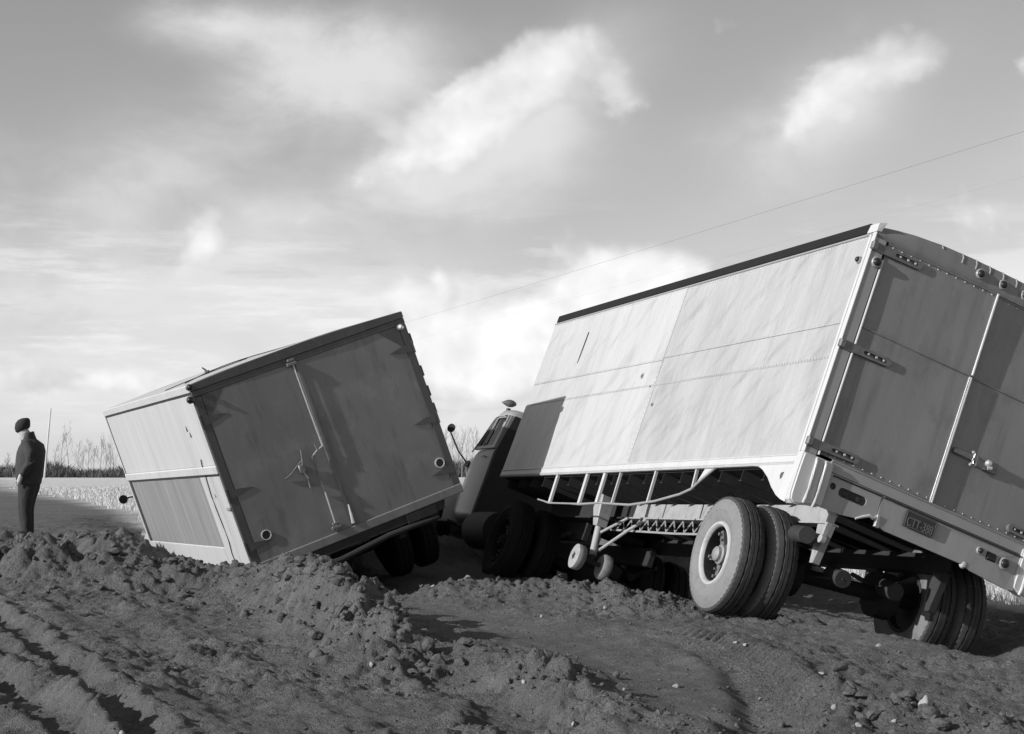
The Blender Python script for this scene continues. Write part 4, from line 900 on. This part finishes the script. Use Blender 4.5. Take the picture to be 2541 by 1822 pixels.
# ------------------------------------------------------------------ tractor of the semi-trailer
TC = thing('truck_tractor', 'tractor unit with round roof lamp, coupled under the nose of the semi-trailer', 'truck', MT, (1.19, 9.0, -1.2))
truck_cab(TC, 9.28, 1.19, -.45, 1.17, M_cab, w=1.84, belt=.575, ws=.92, hood=1.25, fl=11.0)
def tractor_rest():
    b = B(); b.prism([(.32, -.42), (2.06, -.42), (2.06, .55), (1.98, 1.03), (.40, 1.03), (.32, .55)], lambda u, v: (u, 9.262, v), lambda u, v: (u, 9.279, v)); P(b, 'back_shade_panel', M_dark, TC)  # added dark plate, paints the shade on the cab's back wall
    b = B(); c = Vector((.40, 9.72, 1.235)); b.lathe([(-.09, .001), (-.08, .022), (-.04, .045), (.0, .052), (.04, .045), (.08, .024), (.115, .006), (.118, .001)], c, (-1, .1, -.22), 20); rl = P(b, 'roof_lamp', M_iron, TC, True)
    b = B(); b.tube([(.42, 9.74, 1.06), (.41, 9.73, 1.17)], .03, 10); SP(b, 'lamp_foot', M_dark, rl, True)
    c = Vector((.06, 10.9, .80)); b = B(); b.lathe([(.0, .001), (.0, .062), (.015, .06), (.03, .03), (.035, .001)], c, (.9, .8, 0), 24); mr = P(b, 'mirror', M_black, TC, True)
    b = B(); b.tube([c + Vector((0, .03, -.03)), (.20, 10.62, .50), (.32, 10.40, .36)], .011, 6); b.hull([(.30, 10.30, .30), (.30, 10.50, .32), (.36, 10.30, .30), (.36, 10.5, .32), (.32, 10.32, .40), (.32, 10.45, .40)]); SP(b, 'mirror_arm', M_dark, mr, True)
    for u in (.77, 1.61): b = B(); b.box(u - .04, u + .04, 6.2, 12.0, -.50, -.28, .01); P(b, 'frame_rail', M_under, TC)
    for l in (6.95,):
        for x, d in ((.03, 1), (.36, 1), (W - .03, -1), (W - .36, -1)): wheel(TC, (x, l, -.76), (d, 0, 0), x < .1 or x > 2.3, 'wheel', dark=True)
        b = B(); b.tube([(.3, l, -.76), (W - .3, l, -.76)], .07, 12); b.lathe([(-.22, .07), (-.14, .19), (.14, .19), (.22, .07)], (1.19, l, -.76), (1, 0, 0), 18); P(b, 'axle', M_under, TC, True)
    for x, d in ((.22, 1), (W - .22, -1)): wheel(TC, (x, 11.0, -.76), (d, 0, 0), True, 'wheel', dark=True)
    b = B(); b.tube([(.4, 11.0, -.78), (W - .4, 11.0, -.78)], .05, 10); P(b, 'axle', M_under, TC, True)
    b = B(); b.lathe([(0, .001), (0, .45), (.05, .46), (.06, .001)], (1.19, 6.9, -.18), (0, 0, 1), 32); b.box(.75, 1.63, 6.6, 7.2, -.28, -.18, .02); P(b, 'fifth_wheel', M_steel, TC, True)
    b = B(); b.lathe([(0, .001), (0, .24), (.9, .24), (.9, .001)], (.42, 8.2, -.55), (0, 1, 0), 24); P(b, 'fuel_tank', M_steel, TC, True)
    b = B(); b.lathe([(0, .001), (0, .24), (.9, .24), (.9, .001)], (W - .42, 8.2, -.55), (0, 1, 0), 24); P(b, 'fuel_tank', M_steel, TC, True)
    for x in (.62, W - .62):
        b = B()
        for k in range(4): b.tube([(x, 6.95 - .6 + .1 * k, -.46 - .02 * k), (x, 6.95, -.58 - .02 * k), (x, 6.95 + .6 - .1 * k, -.46 - .02 * k)], .024, 5)
        P(b, 'leaf_spring', M_steel, TC)
tractor_rest()
# ------------------------------------------------------------------ the man by the spoil heap
M_coat = mat('coat_cloth', .032, .85, var=.3, scale=(14, 14, 14), fine=.2, fscale=160, bump=.6, bscale=(16, 16, 9), bdist=.03)
M_trou = mat('trouser_cloth', .022, .85, var=.25, scale=(12, 12, 12), fine=.2, fscale=160, bump=.6, bscale=(14, 14, 7), bdist=.03)
M_hat = mat('fur_hat', .025, .95, var=.4, scale=(50, 50, 50), bump=1.0, bscale=(90, 90, 90))
M_skin = mat('skin', .40, .55, var=.08, scale=(30, 30, 30)); M_scarf = mat('pale_scarf', .42, .8, var=.12, scale=(40, 40, 40), bump=.5, bscale=(60, 60, 60))
M_boot = mat('boots', .05, .6, var=.3, scale=(20, 20, 20), dirt=(.1, .6, (20, 20, 20)))
def skin_mesh(name, pts, edges, radii, root, material, sub=2):
    me = bpy.data.meshes.new(name); me.from_pydata(pts, edges, []); o = bpy.data.objects.new(name, me); COL.objects.link(o)
    sk = o.modifiers.new('s', 'SKIN'); sk.use_smooth_shade = True
    if not me.skin_vertices:
        me.attributes  # the modifier adds the layer below
    bm = bmesh.new(); bm.from_mesh(me); ly = bm.verts.layers.skin.verify(); bm.verts.ensure_lookup_table()
    for v, r in zip(bm.verts, radii):
        v[ly].radius = (r, r) if not isinstance(r, tuple) else r; v[ly].use_root = v.index == root
    bm.to_mesh(me); bm.free()
    su = o.modifiers.new('u', 'SUBSURF'); su.levels = sub; su.render_levels = sub
    dg = bpy.context.evaluated_depsgraph_get(); dg.update(); m2 = bpy.data.meshes.new_from_object(o.evaluated_get(dg)); bpy.data.objects.remove(o)
    m2.materials.clear(); m2.materials.append(material)
    for p in m2.polygons: p.use_smooth = True
    r = bpy.data.objects.new(name, m2); COL.objects.link(r); return r
def ell(c, rx, ry, tilt=0, n=18, wob=0):
    """horizontal ring round c; tilt leans it forwards (-x)"""
    out = []
    for k in range(n):
        t = 2 * math.pi * k / n; x = rx * math.cos(t) * (1 + wob * math.sin(3 * t + c[2] * 9)); y = ry * math.sin(t)
        out.append((c[0] + x * math.cos(tilt), c[1] + y, c[2] + x * math.sin(tilt)))
    return out
def person():
    X, Y = -6.86, 24.6; Z = hz(X, Y)
    # faces -x; +x is his back, -y his left side
    J = [(.02, 0, .86), (.03, 0, 1.05), (.045, 0, 1.25), (.03, 0, 1.38), (-.02, 0, 1.455), (-.07, 0, 1.53), (-.085, 0, 1.60),   # 0-6 spine, neck, head
         (.03, -.19, 1.34), (.09, -.25, 1.10), (-.02, -.235, .93), (-.06, -.225, .86),                                             # 7-10 left arm
         (.02, .19, 1.34), (-.08, .25, 1.10), (-.185, .22, .93), (-.20, .21, .86),                                                 # 11-14 right arm
         (.02, -.09, .82), (-.01, -.10, .46), (.03, -.10, .09), (-.10, -.11, .05),                                                  # 15-18 left leg
         (.03, .09, .82), (-.03, .10, .46), (-.01, .10, .09), (-.14, .11, .05)]
    E = [(0, 1), (1, 2), (2, 3), (3, 4), (4, 5), (5, 6), (3, 7), (7, 8), (8, 9), (9, 10), (3, 11), (11, 12), (12, 13), (13, 14), (0, 15), (15, 16), (16, 17), (17, 18), (0, 19), (19, 20), (20, 21), (21, 22)]
    R_ = [.14, .13, .14, .10, .055, .085, .09, .06, .05, .036, .038, .06, .05, .036, .038, .09, .06, .042, .04, .09, .06, .042, .04]
    # nose and fingers
    J.append((-.165, 0, 1.555)); E.append((5, 23)); R_.append(.016)
    for hand, sx, sy in ((10, -.012, 1), (14, -.012, 1)):
        hx, hy, hzz = J[hand]
        for k in range(5):
            i0 = len(J); o = (k - 2) * .018; ln = (.05, .085, .095, .088, .07)[k]
            if k == 0: a, b_ = (hx - .035, hy + .02, hzz - .015), (hx - .055, hy + .02, hzz - .05)
            else: a, b_ = (hx + o * .6, hy + o * .3, hzz - ln * .55), (hx + o * .6 - .015, hy + o * .3, hzz - ln)
            J.extend([a, b_]); E.extend([(hand, i0), (i0, i0 + 1)]); R_.extend([.011, .008])
    body = skin_mesh('person', J, E, R_, 0, M_skin)
    body.location = (X, Y, Z - .01); tag(body, 'person in dark coat and fur hat standing with bowed head on the muddy road', 'person')
    def ch(b, nm, m, sm=True):
        o = b.build(nm, m, body, sm, angle=70); return o
    # coat: full back, narrow hem
    b = B(); b.loft([ell((.02, 0, .80), .165, .205), ell((.015, 0, .88), .180, .215, wob=.03), ell((.028, 0, 1.0), .192, .225, wob=.05), ell((.040, 0, 1.13), .200, .232, wob=.05), ell((.045, 0, 1.25), .198, .235, .05, wob=.04), ell((.040, 0, 1.34), .172, .215, .12, wob=.03), ell((.015, 0, 1.40), .115, .140, .22), ell((-.005, 0, 1.43), .085, .095, .3)])
    ch(b, 'coat', M_coat)
    for sgn, pts, r in ((-1, [(.03, -.17, 1.37), (.075, -.225, 1.24), (.105, -.26, 1.10), (.05, -.255, 1.0), (-.01, -.235, .93)], [.085, .082, .075, .068, .060]), (1, [(.0, .17, 1.36), (-.06, .23, 1.22), (-.10, .25, 1.09), (-.155, .235, 1.0), (-.185, .22, .92)], [.08, .076, .068, .062, .056])):
        b = B(); b.tube(pts, r, 14); ch(b, 'sleeve', M_coat)
    b = B(); b.loft([ell((.005, 0, 1.40), .115, .125, .25), ell((-.0, 0, 1.46), .095, .105, .45), ell((.0, 0, 1.50), .085, .10, .55), ell((.0, 0, 1.505), .070, .085, .55), ell((-.005, 0, 1.44), .07, .08, .4)], cap=False); ch(b, 'collar', M_coat)
    b = B(); b.loft([ell((-.035, 0, 1.435), .075, .085, .45), ell((-.050, 0, 1.475), .088, .092, .50), ell((-.060, 0, 1.505), .086, .092, .50)]); ch(b, 'scarf', M_scarf)
    b = B(); b.loft([ell((-.074, 0, 1.555), .090, .082, .42), ell((-.082, 0, 1.575), .110, .100, .42, wob=.03), ell((-.088, 0, 1.625), .116, .106, .38, wob=.04), ell((-.086, 0, 1.68), .104, .098, .30, wob=.04), ell((-.082, 0, 1.715), .075, .072, .25), ell((-.080, 0, 1.728), .03, .03, .2)]); ch(b, 'fur_hat', M_hat)
    for s, q in ((-1, 0), (1, 1)):
        b = B(); y = s * .095
        b.loft([ell((.02 - .0 * q, s * .06, .88), .150, .125), ell((.015, s * .085, .74), .130, .105, wob=.04), ell((-.0 - .01 * q, y, .58), .105, .092, wob=.05), ell((-.005 - .015 * q, y, .45), .092, .085, wob=.06), ell((.005 - .02 * q, y, .30), .084, .078, wob=.06), ell((.02 - .03 * q, y, .16), .080, .074, wob=.05), ell((.02 - .03 * q, y, .10), .078, .074)]); ch(b, 'trouser_leg', M_trou)
        b = B(); x0 = .02 - .03 * q; b.loft([ell((x0, y, .14), .060, .055), ell((x0 - .01, y, .08), .072, .055), ell((x0 - .06, y, .055), .135, .056), ell((x0 - .065, y, .015), .140, .058), ell((x0 - .065, y, .0), .138, .056)]); ch(b, 'boot', M_boot)
person()

# ------------------------------------------------------------------ poles, wire
M_pole = mat('pole_wood', .5, .8, var=.2, scale=(6, 6, .5)); M_wire = mat('wire', .12, .5)
hx_, hy_ = -SQ, CQ
def pole(x, y, h, label):
    z = hz(x, y) if abs(y) < 120 else .2
    e = bpy.data.objects.new('utility_pole', None); COL.objects.link(e); e.location = (x, y, z); tag(e, label, 'pole')
    b = B(); b.tube([(0, 0, -.3), (.02, 0, h * .5), (.05, 0, h)], [.13, .11, .085], 10); b.build('shaft', M_pole, e, True)
    return e, z
def build_poles():
    D = 215.; x0 = (112 - 1270.5) / 4300 * D
    e, z = pole(x0, D, 8.95, 'bare pale pole standing alone in the far field beside the brush'); e.rotation_euler = (0, math.radians(4.0), 0)
    # line parallel to the road: through the picture's wire
    zw = 7.0; P0 = Vector((10.3, 34.9, CAMZ + zw)); hd = Vector((-math.sin(math.radians(18.6)), math.cos(math.radians(18.6)), 0))
    a = P0 - hd * 44; c = P0 + hd * 66
    for nm, q, lb in (('near', a, 'wire-carrying pole standing behind the photographer'), ('far', c, 'wire-carrying pole hidden behind the box truck')):
        e, z = pole(q.x, q.y, q.z - .2 + .35, lb)
        b = B(); b.tube([(-.5, 0, q.z - z - .12), (.5, 0, q.z - z - .12)], .05, 6); b.build('cross_arm', M_pole, e)
    for off, dz, rad, lb in ((0, 0, .0035, 'thin dark wire slung high above the semi-trailer'), (1.3, -.55, .0010, 'fainter thin wire running below the upper wire')):
        pts = []
        for k in range(41):
            t = k / 40; p = a.lerp(c, t) + Vector((hd.y * off, -hd.x * off, dz - 4 * .12 * t * (1 - t))); pts.append(p)
        b = B(); b.tube(pts, rad, 5); o = b.build('overhead_wire', M_wire); tag(o, lb, 'wire')
build_poles()

# ------------------------------------------------------------------ far brush and bare trees
M_bark = mat('bare_twigs', .26, .9, var=.3, scale=(2, 2, 2)); M_brush = mat('brush_twigs', .075, .9, var=.4, scale=(1, 1, 1))
def px_to(x, y, D): return (x - 1270.5) / 4300 * D, D, CAMZ + (1172 - y) / 4300 * D
def bare_tree(x, y, h, label, seed):
    rnd = random.Random(seed); z = .1
    e = bpy.data.objects.new('bare_tree', None); COL.objects.link(e); e.location = (x, y, z); tag(e, label, 'tree', 'leafless saplings in the far brush')
    b = B(); lean = rnd.uniform(-.05, .05)
    tr = [(lean * h * t + .04 * h * math.sin(5 * t + seed) * t, 0, h * t) for t in (0, .2, .4, .6, .8, .95)]
    b.tube(tr, [.07, .06, .05, .04, .028, .016], 5); b.build('trunk', M_bark, e)
    b = B()
    def br(p, d, ln, r, lev):
        q = [p]
        for k in range(3):
            d = (d + Vector((rnd.uniform(-.25, .25), rnd.uniform(-.25, .25), .22))).normalized(); q.append(q[-1] + d * ln / 3)
        b.tube(q, [r, r * .8, r * .6, r * .4], 3, cap=False)
        if lev:
            for k in range(rnd.randint(3, 4)):
                s = q[rnd.randint(1, 3)]; br(s, (d + Vector((rnd.uniform(-.8, .8), rnd.uniform(-.8, .8), rnd.uniform(-.1, .5)))).normalized(), ln * .55, r * .6, lev - 1)
    for k in range(15):
        t = rnd.uniform(.22, .97); i = min(int(t / .2), 4); p = Vector((np.interp(t, [0, .2, .4, .6, .8, .95], [q[0] for q in tr]), 0, h * min(t, .95))); a = rnd.uniform(0, 2 * math.pi)
        br(p, Vector((math.cos(a), math.sin(a), .9)).normalized(), h * .26 * (1.15 - t * .7), .02, 2)
    b.build('crown', M_bark, e); return e
def build_brush():
    k = 0
    for x, ytop, D in ((172, 1062, 300), (153, 1085, 310), (197, 1100, 290), (222, 1098, 300), (250, 1078, 305), (262, 1092, 285), (283, 1090, 295), (142, 1112, 300), (236, 1112, 315), (20, 1126, 300), (207, 1108, 300), (275, 1108, 310),
                       (1112, 1070, 260), (1128, 1062, 265), (1146, 1060, 255), (1158, 1075, 262), (1172, 1068, 270), (1186, 1078, 258), (1136, 1078, 275), (1100, 1078, 270)):
        X, Y, Z = px_to(x, ytop, D); k += 1
        bare_tree(X, Y, Z - .1, 'tallest leafless sapling in the brush beside the pale pole' if k == 1 else ('thin leafless sapling rising out of the dark brush line' if x < 400 else 'thin leafless sapling between the box truck and the tractor cab'), k)
    # brush: thousands of fine stems, nobody could count them
    n = 26000; x = []; 
    def prof(px):
        return np.interp(px, [-900, -100, 20, 100, 128, 160, 190, 240, 300, 500, 1000, 1100, 1150, 1250, 2000, 2600, 3600], [1140, 1140, 1142, 1134, 1126, 1142, 1150, 1152, 1148, 1140, 1142, 1128, 1124, 1130, 1140, 1142, 1140])
    pxs = np.concatenate([RNG.uniform(-120, 420, n // 2), RNG.uniform(-1500, 4000, n // 4), RNG.uniform(1040, 1300, n // 4)])
    D = RNG.uniform(262, 330, n); X = (pxs - 1270.5) / 4300 * D; top = CAMZ + (1172 - prof(pxs) - 11) / 4300 * D
    h = np.clip((top - .1) * (1 - .8 * RNG.random(n)) * (1 + .35 * fbm(X, D, .12, 3)) + .3 * RNG.normal(size=n), .5, 9)
    w = RNG.uniform(.05, .14, n); lx = RNG.normal(size=n) * .5 * h; ly = RNG.normal(size=n) * .4 * h; a = RNG.uniform(0, np.pi, n); dx = np.cos(a) * w; dy = np.sin(a) * w
    z0 = np.full(n, .0)
    v = np.stack([np.stack([X - dx, D - dy, z0], 1), np.stack([X + dx, D + dy, z0], 1), np.stack([X + lx * .5 + dx * .7, D + ly * .5 + dy * .7, z0 + h * .6], 1), np.stack([X + lx, D + ly, z0 + h], 1), np.stack([X + lx * .5 - dx * .7, D + ly * .5 - dy * .7, z0 + h * .6], 1)], 1).reshape(-1, 3)
    f = np.arange(n)[:, None] * 5
    q = np.concatenate([f + [[0, 1, 2, 4]]], 0); t = np.concatenate([f + [[4, 2, 3]]], 0)
    fc = np.concatenate([q[:, [0, 1, 2]], q[:, [0, 2, 3]], t]); o = joined('brush', v, fc, M_brush); o['kind'] = 'stuff'; o['label'] = 'dark leafless brush along the far edge of the field'; o['category'] = 'brush'
build_brush()
# ------------------------------------------------------------------ dry grass
M_grass = mat('dry_grass', .5, .8, var=.3, scale=(1.5, 1.5, 1.5))
def build_grass():
    n1, n2 = 22000, 80000
    X = np.concatenate([RNG.uniform(5, 16, n1), RNG.uniform(-30, 6, n2)]); Y = np.concatenate([17 + 30 * RNG.random(n1) ** 1.3, 29 + 60 * RNG.random(n2) ** 1.5]); q, s = qs(X, Y)
    nz_ = fbm(X, Y, .5, 3)
    k = (q + .5 * nz_ > 10.5) | ((q + .6 * fbm(X, Y, .35, 3) > 3.9) & (s > 30)); X, Y = X[k], Y[k]; n = len(X); Z = height(X, Y)
    h = RNG.uniform(.06, .17, n) * (1 + .5 * fbm(X, Y, .8, 2)); w = RNG.uniform(.0018, .0036, n) * (1 + Y / 28); a = RNG.uniform(0, 2 * np.pi, n); b = RNG.uniform(0, 2 * np.pi, n); ln = h * RNG.uniform(.2, 1.0, n)
    dx, dy = np.cos(a) * w, np.sin(a) * w; lx, ly = np.cos(b) * ln, np.sin(b) * ln
    v = np.stack([np.stack([X - dx, Y - dy, Z - .02], 1), np.stack([X + dx, Y + dy, Z - .02], 1), np.stack([X + lx * .35 + dx * .8, Y + ly * .35 + dy * .8, Z + h * .7], 1), np.stack([X + lx * .35 - dx * .8, Y + ly * .35 - dy * .8, Z + h * .7], 1), np.stack([X + lx, Y + ly, Z + h], 1)], 1).reshape(-1, 3)
    f = np.arange(n)[:, None] * 5; fc = np.concatenate([f + [[0, 1, 2]], f + [[0, 2, 3]], f + [[3, 2, 4]]])
    o = joined('dry_grass', v, fc, M_grass); o['kind'] = 'stuff'; o['label'] = 'pale dry grass on the verge and the field'; o['category'] = 'grass'
build_grass()
# ------------------------------------------------------------------ single pale stones
M_stone = mat('pale_stone', .27, .8, var=.25, scale=(20, 20, 20), fine=.15, fscale=120, bump=.5, bscale=(40, 40, 40))
def build_stones():
    v0, f0 = ico(3); spots = [(2283, 1752, .045, .06), (2122, 1798, .055, .03), (2060, 1752, .028, .025), (1845, 1598, .030, .012), (2176, 1598, .045, .016), (1160, 1345 + 88, .05, .035), (1500, 1512, .035, .022), (1820, 1592, .03, .014), (2310, 1590, .05, .03), (2345, 1592, .05, .025), (1548, 1708, .022, .016), (1300, 1690, .022, .022), (446, 1655, .03, .016), (926, 1647, .03, .03), (1345, 1530, .04, .028), (310, 1815, .035, .02), (2030, 1670, .035, .018), (1675, 1700, .05, .008), (1075, 1455, .05, .025), (1420, 1795, .02, .02), (2210, 1790, .025, .02), (1880, 1730, .02, .014)]
    for k, (px, py, r, hgt) in enumerate(spots):
        sl = (py - 1172) / 4300.; t = np.linspace(7, 24, 1600); xx = (px - 1270.5) / 4300 * t; zz = height(xx, t); i = np.argmax(zz >= CAMZ - sl * t)
        x, y, z = xx[i], t[i], zz[i]
        nn = RNG.normal(size=(10, 3)); nn /= np.linalg.norm(nn, axis=1)[:, None]; rr = np.min(np.where(v0 @ nn.T > .05, RNG.uniform(.5, .95, 10) / np.maximum(v0 @ nn.T, .05), 9), axis=1); rr = np.minimum(rr, 1.2) * (1 + .15 * fbm(v0[:, 0] * 1.6 + 9 * k, v0[:, 1] * 1.6 + v0[:, 2], 1.0, 3)); r = r * .62; hgt = hgt * .7
        co = v0 * rr[:, None] * np.array([r, r * .8, max(hgt, r * .5)]); a = 1.7 * k; c, s = math.cos(a), math.sin(a)
        co = np.stack([co[:, 0] * c - co[:, 1] * s, co[:, 0] * s + co[:, 1] * c, co[:, 2]], 1)
        o = joined('stone', co, f0, M_stone, True); o.location = (x, y, z + hgt * .25); tag(o, 'small pale stone lying loose in the mud', 'stone', 'pale stones in the mud')
build_stones()
